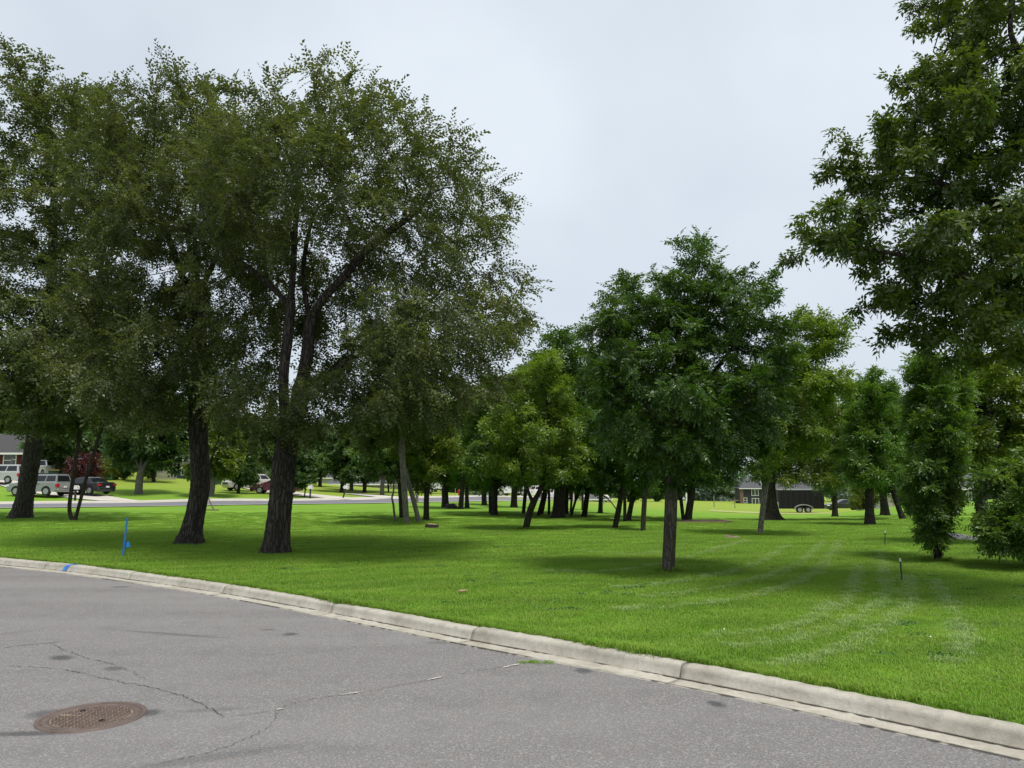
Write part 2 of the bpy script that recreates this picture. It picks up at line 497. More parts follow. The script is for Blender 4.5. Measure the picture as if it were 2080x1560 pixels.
stone = mixc(t, mapr(t, wear2, 0.52, 0.75, 0.0, 0.35), stone, (0.09, 0.088, 0.092))
for (u, v, w_, h_, rot, k) in ((125, 1336, 0.17, 0.05, -35, .75), (232, 1358, 0.13, 0.04, -30, .6), (590, 1288, 0.10, 0.05, 0, .7), (545, 1279, .10, .03, 0, .5), (1455, 1430, 0.07, 0.05, 20, .8), (1185, 1362, 0.10, 0.06, 0, .7),
                               (150, 1165, .25, .05, 0, .6), (245, 1192, .2, .05, 0, .6), (430, 1442, .3, .03, 10, .3), (300, 1448, .12, .05, 30, .75), (95, 1450, .16, .06, 0, .6), (60, 1490, .35, .03, 4, .7),
                               (350, 1288, .9, .03, -18, .45), (730, 1247, .2, .06, 0, .5), (900, 1305, .25, .04, 0, .35), (420, 1540, .6, .04, 25, .3)):
    ctr = flat(u, v)
    mp = N(t, 'ShaderNodeMapping', vector_type='TEXTURE')
    mp.inputs['Location'].default_value = (ctr[0], ctr[1], 0); mp.inputs['Rotation'].default_value = (0, 0, R(rot)); mp.inputs['Scale'].default_value = (w_, h_ * 2.2, 1)
    t.links.new(pos, mp.inputs['Vector'])
    ln = N(t, 'ShaderNodeVectorMath', operation='LENGTH'); t.links.new(mp.outputs[0], ln.inputs[0])
    edge = math_n(t, 'ADD', ln.outputs['Value'], math_n(t, 'MULTIPLY', g3, 0.9))
    stone = mixc(t, mapr(t, edge, 0.9, 1.5, k, 0.0), stone, (0.045, 0.046, 0.050))
t.links.new(stone, b.inputs['Base Color'])
b.inputs['Roughness'].default_value = 0.88
b.inputs['Specular IOR Level'].default_value = 0.3
bump(t, math_n(t, 'ADD', g1, math_n(t, 'MULTIPLY', g2.outputs['Distance'], 0.6)), 0.7, 0.006, b)
street = tag(add('street', road_me, m_road), kind='structure')

m_crack = plain('crack', (0.045, 0.044, 0.044), 0.95, var=.4, scale=20)
m_chalk = plain('pale_filler', (0.50, 0.47, 0.42), 0.9, var=.3, scale=30)
def ribbon(name, pts, w, mat, jit=0.012, z=0.004, taper=True, parent=street):
    P = np.array([flat(u, v)[:2] for u, v in pts])
    P = catmull(P, 14) if len(P) > 2 else P[0] + (P[1] - P[0]) * np.linspace(0, 1, 14)[:, None]
    T = np.gradient(P, axis=0); T /= np.linalg.norm(T, axis=1)[:, None]
    Nn = np.stack([-T[:, 1], T[:, 0]], 1)
    P = P + Nn * RNG.normal(0, jit, len(P))[:, None]
    ww = w * RNG.uniform(0.1, 1.5, len(P))
    if taper: ww *= np.clip(np.minimum(np.arange(len(P)), np.arange(len(P))[::-1]) / 4, 0.15, 1)
    V = np.concatenate([np.c_[P + Nn * ww[:, None] / 2, np.full(len(P), z)], np.c_[P - Nn * ww[:, None] / 2, np.full(len(P), z)]])
    k = len(P)
    return add(name, mesh_np(name, V, quads=[(i, i + 1, k + i + 1, k + i) for i in range(k - 1)]), mat, parent)
for pts, w in (([(0, 1317), (50, 1311), (100, 1306), (128, 1303)], 0.02), ([(100, 1306), (135, 1322), (180, 1338), (240, 1352), (300, 1383)], 0.009),
               ([(0, 1354), (70, 1355), (140, 1362), (210, 1378), (280, 1391), (350, 1408), (400, 1426), (440, 1448), (456, 1458)], 0.011),
               ([(456, 1458), (520, 1449), (565, 1440), (600, 1428), (650, 1418), (740, 1406), (820, 1391), (900, 1376), (960, 1364), (1060, 1350)], 0.008),
               ([(565, 1441), (550, 1474), (500, 1500), (420, 1530), (300, 1556)], 0.008), ([(200, 1376), (230, 1381)], 0.01)):
    ribbon('crack', pts, w * 0.62, m_crack, 0.010)
for pts in ([(690, 1413), (712, 1410), (738, 1406)], [(868, 1383), (885, 1379), (898, 1376)], [(1020, 1358), (1040, 1353), (1058, 1350)], [(560, 1444), (575, 1440)]):
    ribbon('filled_crack', pts, 0.022, m_chalk, 0.004, 0.008)

# kerb pieces
m_conc, t, b, o = new_mat('concrete')
pos = geo_pos(t)
a1 = noise(t, pos, 2.2, 6, 0.65); a2 = noise(t, pos, 60, 4, 0.7); a3 = noise(t, pos, 11, 5, 0.6)
c = ramp(t, a1, ((0.3, (0.29, 0.268, 0.215)), (0.52, (0.43, 0.405, 0.34)), (0.75, (0.54, 0.515, 0.445))))
c = mixc(t, mapr(t, a3, 0.5, 0.75, 0, 0.65), c, (0.20, 0.185, 0.15))
mpk = N(t, 'ShaderNodeMapping'); mpk.inputs['Scale'].default_value = (14, 14, 1.2); t.links.new(pos, mpk.inputs['Vector'])
streak = noise(t, mpk.outputs[0], 1.0, 5, .7)
c = mixc(t, mapr(t, streak, 0.55, 0.75, 0, 0.45), c, (0.17, 0.155, 0.125))
c = mixc(t, mapr(t, a2, 0.35, 0.7, 0, 0.45), c, (0.30, 0.285, 0.25))
t.links.new(c, b.inputs['Base Color'])
b.inputs['Roughness'].default_value = 0.9
bump(t, math_n(t, 'ADD', a2, a3), 0.6, 0.008, b)
def kerb_at(s):
    return np.array([np.interp(s, KERB_S, KERB[:, 0]), np.interp(s, KERB_S, KERB[:, 1])])
def kerb_n(s):
    n = np.array([np.interp(s, KERB_S, KERB_N[:, 0]), np.interp(s, KERB_S, KERB_N[:, 1])])
    return n / np.linalg.norm(n)
PROFILE = [(0.0, -0.10), (0.0, 0.006), (0.10, 0.003), (0.205, 0.003), (0.222, 0.014), (0.240, 0.076), (0.249, 0.095), (0.265, 0.109), (0.290, 0.116), (0.36, 0.119), (0.375, 0.112), (0.375, -0.10)]
def s_of(u, v):
    p = flat(u, v)[:2]
    A, D = KERB[:-1], np.diff(KERB, axis=0)
    t_ = np.clip(((p - A) * D).sum(1) / (D ** 2).sum(1), 0, 1)
    j = (((A + D * t_[:, None]) - p) ** 2).sum(1).argmin()
    return KERB_S[j] + t_[j] * (KERB_S[j + 1] - KERB_S[j])
joints = [s_of(u, v) for u, v in ((265, 1177), (450, 1206), (675, 1245), (970, 1298), (1385, 1378))]
s0 = joints[0]; extra = []
while s0 > 4: s0 -= 2.9; extra.append(s0)
s1 = joints[-1]; 
while s1 < KERB_S[-1] - 4: s1 += 2.7; extra.append(s1)
joints = sorted([0.0] + extra + joints + [KERB_S[-1]])
kerb_root = bpy.data.objects.new('kerb', None); link(kerb_root); tag(kerb_root, kind='structure')
for a, e in zip(joints, joints[1:]):
    ss = np.linspace(a + 0.006, e - 0.006, max(4, int((e - a) / 0.06)) if abs((a + e) / 2 - joints[len(joints) // 2]) < 40 else 6)
    V = []
    dz = RNG.normal(0, 0.003)
    wob = [RNG.uniform(0, 6.3) for _ in range(4)]
    for i, s in enumerate(ss):
        p, n = kerb_at(s), kerb_n(s)
        endr = 0.006 * (i in (0, len(ss) - 1))
        for q, (w_, z_) in enumerate(PROFILE):
            jit = 0.0012 * math.sin(s * 3 + wob[0]) + (random.gauss(0, 0.0026) if 3 < q < 11 else 0)
            top = z_ > 0.05
            V.append((p[0] + n[0] * (w_ + jit * (q > 3)), p[1] + n[1] * (w_ + jit * (q > 3)), z_ + dz * top + (jit - endr if top else 0)))
    k = len(PROFILE); m_ = len(ss)
    Q = [(i * k + j, (i + 1) * k + j, (i + 1) * k + j + 1, i * k + j + 1) for i in range(m_ - 1) for j in range(k - 1)]
    me = bpy.data.meshes.new('kerb_segment')
    me.from_pydata(V, [], Q + [tuple(range(k)), tuple(range((m_ - 1) * k, m_ * k))[::-1]])
    me.polygons.foreach_set('use_smooth', np.array([True] * len(Q) + [False] * 2))
    add('kerb_segment', me, m_conc, kerb_root)
m_grit = plain('gutter_grit', (0.10, 0.085, 0.06), .95, var=.5, scale=40)
def along(name, s_a, s_b, off, z, wmax, mat):
    ss = np.arange(s_a, s_b, .05); w = np.clip(wmax * (0.45 + .5 * np.sin(ss * 2.3) * np.sin(ss * .71 + 1) + RNG.normal(0, .25, len(ss))), .002, None)
    V = []
    for s_, w_ in zip(ss, w):
        p_, n_ = kerb_at(s_), kerb_n(s_)
        V += [(*(p_ + n_ * (off - w_ / 2)), z), (*(p_ + n_ * (off + w_ / 2)), z)]
    add(name, mesh_np(name, V, quads=[(2 * i, 2 * i + 2, 2 * i + 3, 2 * i + 1) for i in range(len(ss) - 1)]), mat, kerb_root)
along('grit_line', s_of(0, 1152) - 3, KERB_S[-1] - 14, .214, .0125, .03, m_grit)
along('edge_grit', s_of(0, 1152) - 3, KERB_S[-1] - 14, .006, .0105, .022, m_grit)
# spray-painted blue mark across the kerb
sb = s_of(132, 1160)
V = []
for off in (-0.055, 0.055):
    for q, (w_, z_) in enumerate(PROFILE[3:11]):
        sl = sb + off * (0.8 + 0.4 * random.random()) + (w_ - 0.2) * 1.5
        p, n = kerb_at(sl), kerb_n(sl)
        V.append((p[0] + n[0] * (w_ - 0.006 * (q < 5)), p[1] + n[1] * (w_ - 0.006 * (q < 5)), z_ + 0.008))
m_blue = plain('blue_paint', (0.02, 0.17, 0.62), 0.6, var=.25, scale=40)
add('paint_mark', mesh_np('paint_mark', V, quads=[(i, i + 1, 9 + i, 8 + i) for i in range(7)]), m_blue, kerb_root)
pp = mesh_np

# manhole cover
mc = flat(187, 1457)
MR = 0.345
m_iron, t, b, o = new_mat('rusty_iron')
pos = obj_pos(t)
a1 = noise(t, pos, 7, 5); a2 = noise(t, pos, 90, 4, 0.7)
c = ramp(t, a1, ((0.3, (0.075, 0.050, 0.042)), (0.55, (0.12, 0.086, 0.074)), (0.8, (0.165, 0.13, 0.112))))
c = mixc(t, mapr(t, a2, 0.45, 0.75, 0, 0.5), c, (0.19, 0.155, 0.13))
t.links.new(c, b.inputs['Base Color']); b.inputs['Roughness'].default_value = 0.7
bump(t, a2, 0.5, 0.003, b)
man = empty('manhole_cover', (mc[0], mc[1], 0), 'round rusty iron manhole cover set into the grey asphalt street', 'manhole')
def ring(name, r0, r1, z0, z1, parent, mat, k=56):
    V, Q = [], []
    for i in range(k):
        a = 2 * math.pi * i / k
        for r, z in ((r0, z0 - 0.02), (r0, z1), (r1, z1), (r1 + 0.004, z0 - 0.02)):
            V.append((r * math.cos(a), r * math.sin(a), z))
    for i in range(k):
        j = (i + 1) % k
        Q += [(4 * i + q, 4 * j + q, 4 * j + q + 1, 4 * i + q + 1) for q in range(3)]
    return add(name, mesh_np(name, V, quads=Q), mat, parent)
ring('frame', MR - 0.032, MR, 0.0, 0.012, man, m_iron)
MB().cyl((0, 0, -0.02), (0, 0, 0.005), MR - 0.037, k=56).add('lid', m_iron, man)
ring('lid_rim', MR - 0.085, MR - 0.037, 0.0, 0.0095, man, m_iron)
m_sand = plain('sand_in_cover', (0.20, 0.15, 0.11), 0.95, var=.6, scale=22)
st_mb = MB()
for i in range(-14, 15):
    for j in range(-14, 15):
        x, y = i * 0.0225 + (0.011 if j % 2 else 0), j * 0.0195
        if math.hypot(x, y) > MR - 0.10 or (abs(y + x * 0.15) < 0.014 and x < -0.1): continue
        st_mb.box((x + random.gauss(0, .0012), y + random.gauss(0, .0012), 0.0068), (0.0085, 0.0045, 0.0035 * random.uniform(.7, 1.1)), 0.785 if (i + j) % 2 else -0.785)
tag(st_mb.add('tread_studs', m_iron, man), kind='stuff')
MB().cyl((0, 0, 0.0042), (0, 0, 0.0056), MR - 0.088, k=40).add('grit', m_sand, man)
for hx, hy in ((-0.13, 0.12), (0.12, -0.10)):
    MB().cyl((hx, hy, 0.004), (hx, hy, 0.0125), 0.019, k=12).add('pick_hole', plain('painted_hole_dark', (0.006, 0.006, 0.006), 1.0), man)  # black plugs paint the darkness inside the pick holes
# darker patched asphalt round the frame stays part of the street material

# ------------------------------------------------------------------ grass blades on the near lawn
def blade_patch(seed, n=230, rad=0.24, hmin=0.025, hmax=0.058, w=0.005):
    r = np.random.default_rng(seed)
    a, q = r.uniform(0, 2 * np.pi, n), rad * np.sqrt(r.uniform(0, 1, n))
    x, y = q * np.cos(a), q * np.sin(a)
    h = r.uniform(hmin, hmax, n) * (1 - 0.35 * (q / rad) ** 2)
    yaw, lean = r.uniform(0, 2 * np.pi, n), r.uniform(0.3, 1.3, n)
    dx, dy = np.cos(yaw), np.sin(yaw)
    sx, sy = -dy * w * 0.5, dx * w * 0.5
    base, mid_, tip = np.stack([x, y, np.full(n, -0.01)], 1), None, None
    lx, ly = dx * h * lean, dy * h * lean
    mid_ = np.stack([x + lx * 0.35, y + ly * 0.35, h * 0.6], 1)
    tip = np.stack([x + lx, y + ly, h * (1 - 0.3 * lean)], 1)
    S = np.stack([sx, sy, np.zeros(n)], 1)
    V = np.stack([base - S, base + S, mid_ + S * 0.8, mid_ - S * 0.8, tip], 1).reshape(-1, 3)
    i = np.arange(n) * 5
    me = mesh_np('blades', V, quads=np.stack([i, i + 1, i + 2, i + 3], 1), tris=np.stack([i + 3, i + 2, i + 4], 1))
    tv = r.uniform(0, 1, n)
    face_attr(me, 'tint', np.concatenate([tv, tv]))
    return me
m_blade, t, b, o = new_mat('grass_blade')
t.nodes.remove(b)
pos = geo_pos(t)
st = N(t, 'ShaderNodeAttribute', attribute_name='stripe', attribute_type='INSTANCER').outputs['Fac']
c, mid = grass_colour(t, st, pos)
tn = N(t, 'ShaderNodeAttribute', attribute_name='tint').outputs['Fac']
c = mixc(t, mapr(t, tn, 0.0, 1.0, 0.0, 0.5), c, (0.235, 0.365, 0.045))
c = mixc(t, mapr(t, tn, 0.93, 0.97, 0.0, 0.7), c, (0.30, 0.27, 0.10))
d = N(t, 'ShaderNodeBsdfDiffuse'); t.links.new(c, d.inputs['Color'])
tr = N(t, 'ShaderNodeBsdfTranslucent'); t.links.new(c, tr.inputs['Color'])
gl = N(t, 'ShaderNodeBsdfGlossy', Roughness=0.45)
mx = N(t, 'ShaderNodeMixShader', Fac=0.35); t.links.new(d.outputs[0], mx.inputs[1]); t.links.new(tr.outputs[0], mx.inputs[2])
m2 = N(t, 'ShaderNodeMixShader', Fac=0.015); t.links.new(mx.outputs[0], m2.inputs[1]); t.links.new(gl.outputs[0], m2.inputs[2])
t.links.new(m2.outputs[0], o.inputs['Surface'])
def scatter_grass(name, x, y, scale, label, seeds, mat, patch_kw={}, stripe=0.0, dz=0.0):
    z = ground(x, y) + dz
    me = bpy.data.meshes.new(name)
    me.vertices.add(len(x)); me.vertices.foreach_set('co', np.stack([x, y, z], 1).astype(np.float32).ravel())
    point_attr(me, 'stripe', np.full(len(x), stripe))
    point_attr(me, 'size', scale)
    point_attr(me, 'turn', RNG.uniform(0, 6.28, len(x)))
    me.materials.append(mat)
    ob = link(bpy.data.objects.new(name, me))
    tag(ob, label, 'grass', kind='stuff')
    ng = bpy.data.node_groups.new(name, 'GeometryNodeTree')
    ng.interface.new_socket('Geometry', in_out='INPUT', socket_type='NodeSocketGeometry')
    ng.interface.new_socket('Geometry', in_out='OUTPUT', socket_type='NodeSocketGeometry')
    n_in, n_out = ng.nodes.new('NodeGroupInput'), ng.nodes.new('NodeGroupOutput')
    join = ng.nodes.new('GeometryNodeJoinGeometry')
    for sd in seeds:
        src = bpy.data.objects.new('blades', blade_patch(sd, **patch_kw)); src.data.materials.append(mat)
        oi = ng.nodes.new('GeometryNodeObjectInfo'); oi.inputs['Object'].default_value = src; oi.inputs['As Instance'].default_value = False
        gi = ng.nodes.new('GeometryNodeGeometryToInstance')
        ng.links.new(oi.outputs['Geometry'], gi.inputs[0]); ng.links.new(gi.outputs[0], join.inputs[0])
    iop = ng.nodes.new('GeometryNodeInstanceOnPoints')
    iop.inputs['Pick Instance'].default_value = True
    rv_ = ng.nodes.new('FunctionNodeRandomValue'); rv_.data_type = 'INT'; rv_.inputs[5].default_value = len(seeds) - 1
    ng.links.new(rv_.outputs[2], iop.inputs['Instance Index'])
    for nm, sock in (('size', 'Scale'), ('turn', 'Rotation')):
        na = ng.nodes.new('GeometryNodeInputNamedAttribute'); na.data_type = 'FLOAT'; na.inputs['Name'].default_value = nm
        if nm == 'turn':
            cx = ng.nodes.new('ShaderNodeCombineXYZ'); ng.links.new(na.outputs[0], cx.inputs[2]); ng.links.new(cx.outputs[0], iop.inputs[sock])
        else:
            ng.links.new(na.outputs[0], iop.inputs[sock])
    ng.links.new(n_in.outputs[0], iop.inputs['Points']); ng.links.new(join.outputs[0], iop.inputs['Instance']); ng.links.new(iop.outputs[0], n_out.inputs[0])
    md = ob.modifiers.new('grass', 'NODES'); md.node_group = ng
    return ob
def lawn_points(n, y0, y1):
    y = RNG.uniform(y0, y1, n); x = RNG.uniform(-0.74, 0.74, n) * (y + 1.0)
    return x, y
gxx, gyy = [], []
for n, a, e in ((4200, 3.5, 9.5), (6800, 9.5, 17.0), (4200, 17.0, 25.0), (2600, 25, 33), (1500, 33, 42)):
    x, y = lawn_points(n, a, e)
    gxx.append(x); gyy.append(y)
x, y = np.concatenate(gxx), np.concatenate(gyy)
s = kerb_dist(x, y)
k = (s > 0.66) & (trunk_gap(x, y) > RNG.uniform(0.0, 0.22, len(x)))
x, y, s = x[k], y[k], s[k]
sz = RNG.uniform(0.75, 1.15, len(x)) * np.where(y > 15, 1.25, 1.0)
scatter_grass('lawn_grass', x, y, sz, 'short bright green mown grass blades of the lawn', (1, 2, 3, 4, 5), m_blade)
es = RNG.uniform(s_of(0, 1152) - 2, KERB_S[-1] - 16, 7500)              # shaggy, unclipped edge along the back of the kerb
rag = 0.5 + 0.5 * np.sin(es * 2.1) * np.sin(es * 0.83 + 1.0)
eo = 0.395 - 0.11 * np.clip(rag - 0.5, 0, 1) / 0.5 * RNG.uniform(0, 1, len(es)) + np.abs(RNG.normal(0, .16, len(es)))
ex = np.array([kerb_at(q) + kerb_n(q) * o__ for q, o__ in zip(es, eo)])
scatter_grass('verge_grass', ex[:, 0], ex[:, 1], RNG.uniform(0.55, 1.05, len(es)) * (0.7 + 0.6 * rag), 'longer shaggy grass fringe along the back of the kerb', (31, 32, 33), m_blade, dict(n=34, rad=.05, hmin=.03, hmax=.10, w=.005), dz=np.where(eo < .40, .016, 0.0))
ta, tr_r = RNG.uniform(0, 6.28, 70 * len(TRUNKS)), np.repeat([r_ for _, r_ in TRUNKS], 70) + RNG.uniform(-.04, .10, 70 * len(TRUNKS))
tc_ = np.repeat(np.array([c_ for c_, _ in TRUNKS]), 70, axis=0)
scatter_grass('trunk_grass', tc_[:, 0] + tr_r * np.cos(ta), tc_[:, 1] + tr_r * np.sin(ta), RNG.uniform(.7, 1.6, len(ta)), 'longer untrimmed grass ringed round the trunk bases', (34, 35), m_blade, dict(n=26, rad=.05, hmin=.04, hmax=.11, w=.005))
m_weed = plain('clover_leaf', (0.055, 0.15, 0.028), .8, var=.3)
wxx, wyy = lawn_points(900, 5, 20)
kk_ = (kerb_dist(wxx, wyy) > .5) & (noise_pick := (np.sin(wxx * .9 + 1) * np.sin(wyy * .7) > .1))
scatter_grass('lawn_weeds', wxx[kk_], wyy[kk_], RNG.uniform(.5, 1.2, kk_.sum()), 'low dark clover and weeds scattered in the lawn', (41, 42, 43), m_weed, dict(n=60, rad=.11, hmin=.03, hmax=.05, w=.022))
sx_, sy_ = [], []
for line in STRIPES:                                           # flattened, pale wheel tracks of the mower
    L_ = np.concatenate([[0], np.cumsum(np.hypot(*np.diff(line, axis=0).T))])
    k = int(L_[-1] * 40)
    s_ = RNG.uniform(0, L_[-1], k)
    k_ = 0.7 + 0.3 * np.clip(np.sin(s_ * 1.7 + RNG.uniform(0, 6)) + .6, 0, 1)
    s_ = s_[RNG.uniform(0, 1, k) < k_]
    sx_.append(np.interp(s_, L_, line[:, 0]) + RNG.normal(0, .06, len(s_))); sy_.append(np.interp(s_, L_, line[:, 1]) + RNG.normal(0, .06, len(s_)))
sx_, sy_ = np.concatenate(sx_), np.concatenate(sy_)
scatter_grass('mower_tracks', sx_, sy_, RNG.uniform(.6, 1.15, len(sx_)), 'pale flattened grass of the curving mower wheel tracks', (21, 22, 23), m_blade, dict(n=42, rad=.075, hmin=.045, hmax=.066, w=.007), stripe=1.0)
wp = np.array([flat(1080 + RNG.normal(0, 14), 1346 + RNG.normal(0, 1.5))[:2] for _ in range(9)] + [flat(1690, 1466)[:2] + RNG.normal(0, .02, 2) for _ in range(1)])

# ------------------------------------------------------------------ trees
def rot_between(dirs, roll):
    """Rotation matrices taking local +Y to dirs with random roll about it."""
    y = dirs / np.linalg.norm(dirs, axis=1)[:, None]
    up = np.tile(np.array([0, 0, 1.0]), (len(y), 1))
    x = np.cross(y, up); n = np.linalg.norm(x, axis=1)
    bad = n < 1e-3
    x[bad] = (1, 0, 0); n[bad] = 1
    x /= n[:, None]
    z = np.cross(x, y)
    c, s = np.cos(roll)[:, None], np.sin(roll)[:, None]
    x2, z2 = x * c + z * s, -x * s + z * c
    return np.stack([x2, y, z2], 2)
def leaf_quads(base, d, nrm, l, w, fold=0.18):
    side = np.cross(d, nrm); side /= np.linalg.norm(side) + 1e-9
    m = base + d * l * 0.42
    return [base, m + side * w * 0.5 + nrm * w * fold, base + d * l - nrm * l * 0.08, m - side * w * 0.5 + nrm * w * fold]
def unit(v):
    v = np.asarray(v, float); return v / (np.linalg.norm(v) + 1e-9)
def spray_elm(r, n=13, L=0.47, leaf=0.076):
    out = []
    for i in range(n):
        t_ = 0.1 + 0.9 * i / (n - 1)
        p = np.array([0.03 * math.sin(5 * t_), t_ * L, -0.10 * L * t_ * t_ * 3])
        sd = 1 if i % 2 else -1
        d = unit([sd * r.uniform(0.5, 1.0), r.uniform(0.35, 0.9), r.uniform(-0.5, 0.25)])
        nr = unit([r.normal(0, 0.45), r.normal(0, 0.45), 1])
        l = leaf * r.uniform(0.75, 1.25)
        out += leaf_quads(p, d, nr, l, l * 0.55)
    return np.array(out)
def spray_pinnate(r, comp=3, pairs=3, leaf=0.088, w=0.42, rach=0.24, droop=0.35):
    out = []
    for c_ in range(comp):
        a = r.uniform(0, 6.28) if comp > 1 else 0
        ax = unit([math.cos(a), math.sin(a) + 0.7, r.uniform(-0.2, 0.5)])
        nr0 = unit([r.normal(0, 0.3), r.normal(0, 0.3), 1])
        sd0 = unit(np.cross(ax, nr0)); nr0 = np.cross(sd0, ax)
        for i in range(pairs + 1):
            t_ = 0.35 + 0.65 * i / pairs
            p = ax * rach * t_ + np.array([0, 0, -droop * rach * t_ * t_])
            for sd in ((-1, 1) if i < pairs else (0,)):
                d = unit(ax * (0.55 if sd else 1) + sd0 * sd * r.uniform(0.6, 1.0) + np.array([0, 0, -droop * r.uniform(0.5, 1.6)]))
                l = leaf * r.uniform(0.8, 1.2)
                out += leaf_quads(p, d, unit(nr0 + r.normal(0, 0.25, 3)), l, l * w)
    return np.array(out)
def make_templates(fn, count, seed, **kw):
    r = np.random.default_rng(seed)
    return np.stack([fn(r, **kw) for _ in range(count)])
ELM = make_templates(spray_elm, 8, 1)
ELM_FAR = make_templates(spray_elm, 8, 2, n=9, L=0.60, leaf=0.14)
ASH = make_templates(spray_pinnate, 8, 3)
ASH_FAR = make_templates(spray_pinnate, 8, 4, comp=2, pairs=2, leaf=0.15, w=0.42, rach=0.34)
BOX = make_templates(spray_pinnate, 8, 5, comp=3, pairs=2, leaf=0.105, w=0.45, rach=0.20, droop=0.45)
FAR = make_templates(spray_pinnate, 8, 6, comp=2, pairs=2, leaf=0.30, w=0.55, rach=0.5)

def foliage(name, pos, dirs, scale, tmpl, rng, mat, parent):
    n = len(pos); K = tmpl.shape[1]
    Rm = rot_between(dirs, rng.uniform(-0.9, 0.9, n))
    T = tmpl[rng.integers(0, len(tmpl), n)] * scale[:, None, None]
    V = (np.einsum('nij,nkj->nki', Rm, T) + pos[:, None, :]).reshape(-1, 3)
    me = mesh_np(name, V, quads=np.arange(n * K).reshape(-1, 4))
    tint = np.clip(np.repeat(rng.uniform(0, 1, n), K // 4) * 0.6 + rng.uniform(0, 0.4, n * K // 4), 0, 1)
    face_attr(me, 'tint', tint)
    ob = add(name, me, mat, parent)
    ob['kind'] = 'stuff'
    return ob

def grow(poly, attr, step, dk, rng, trop=(0, 0, 0.0), maxit=140, di=1e9):
    """Space colonisation from the given trunk polylines towards the attractor points."""
    pos, par = [], []
    lid = []
    for li, line in enumerate(poly):
        P = np.asarray(line, float)
        prev = -1
        if pos:
            prev = int(((np.array(pos) - P[0]) ** 2).sum(1).argmin())
            pts = P[1:]; last = pos[prev]
        else:
            pts = P; last = None
        for q in pts:
            if last is None:
                pos.append(q); par.append(-1); prev = 0
            else:
                k = max(1, int(np.linalg.norm(q - last) / step + 0.5))
                for i in range(1, k + 1):
                    pos.append(last + (q - last) * i / k); par.append(prev); prev = len(pos) - 1
            last = q
        lid += [li] * (len(pos) - len(lid))
    base_n = len(pos)
    pos = np.array(pos); par = list(par)
    cap = 30000
    ALL = np.empty((cap, 3)); ALL[:len(pos)] = pos; n = len(pos)
    A = attr.copy()
    d2 = ((A[:, None] - ALL[None, :n]) ** 2).sum(2)
    near = d2.argmin(1); dist = np.sqrt(d2.min(1))
    kids = np.zeros(cap, int); lastdir = np.zeros((cap, 3))
    trop = np.array(trop)
    for it in range(maxit):
        if len(A) == 0 or n > cap - 3000: break
        ok = dist < di
        v = A[ok] - ALL[near[ok]]
        v /= np.linalg.norm(v, axis=1)[:, None] + 1e-9
        acc = np.zeros((n, 3)); np.add.at(acc, near[ok], v)
        src = np.unique(near[ok])
        dvec = acc[src]
        ln = np.linalg.norm(dvec, axis=1); good = ln > 1e-3
        src, dvec = src[good], dvec[good] / ln[good][:, None]
        dvec += trop + rng.normal(0, 0.16, dvec.shape)
        dvec /= np.linalg.norm(dvec, axis=1)[:, None]
        good = (kids[src] < 4) & ~((lastdir[src] * dvec).sum(1) > 0.97)
        src, dvec = src[good], dvec[good]
        if len(src) == 0: break
        new = ALL[src] + dvec * step
        kids[src] += 1; lastdir[src] = dvec
        ALL[n:n + len(new)] = new; par += list(src)
        dn = ((A[:, None] - new[None]) ** 2).sum(2)
        j = dn.argmin(1); dm = np.sqrt(dn[np.arange(len(A)), j])
        upd = dm < dist
        near[upd] = n + j[upd]; dist[upd] = dm[upd]
        n += len(new)
        keep = dist > dk
        A, near, dist = A[keep], near[keep], dist[keep]
    return ALL[:n].copy(), np.array(par), base_n, np.array(lid + [99] * (n - base_n))

def radii(pos, par, base_r, tip_r):
    n = len(pos)
    kids = np.bincount(par[par >= 0], minlength=n)
    cnt = np.where(kids == 0, 1.0, 0.0)
    for i in range(n - 1, 0, -1):
        cnt[par[i]] += cnt[i]
    e = math.log(max(base_r / tip_r, 1.5)) / math.log(max(cnt[0], 3))
    return tip_r * cnt ** e, cnt, kids

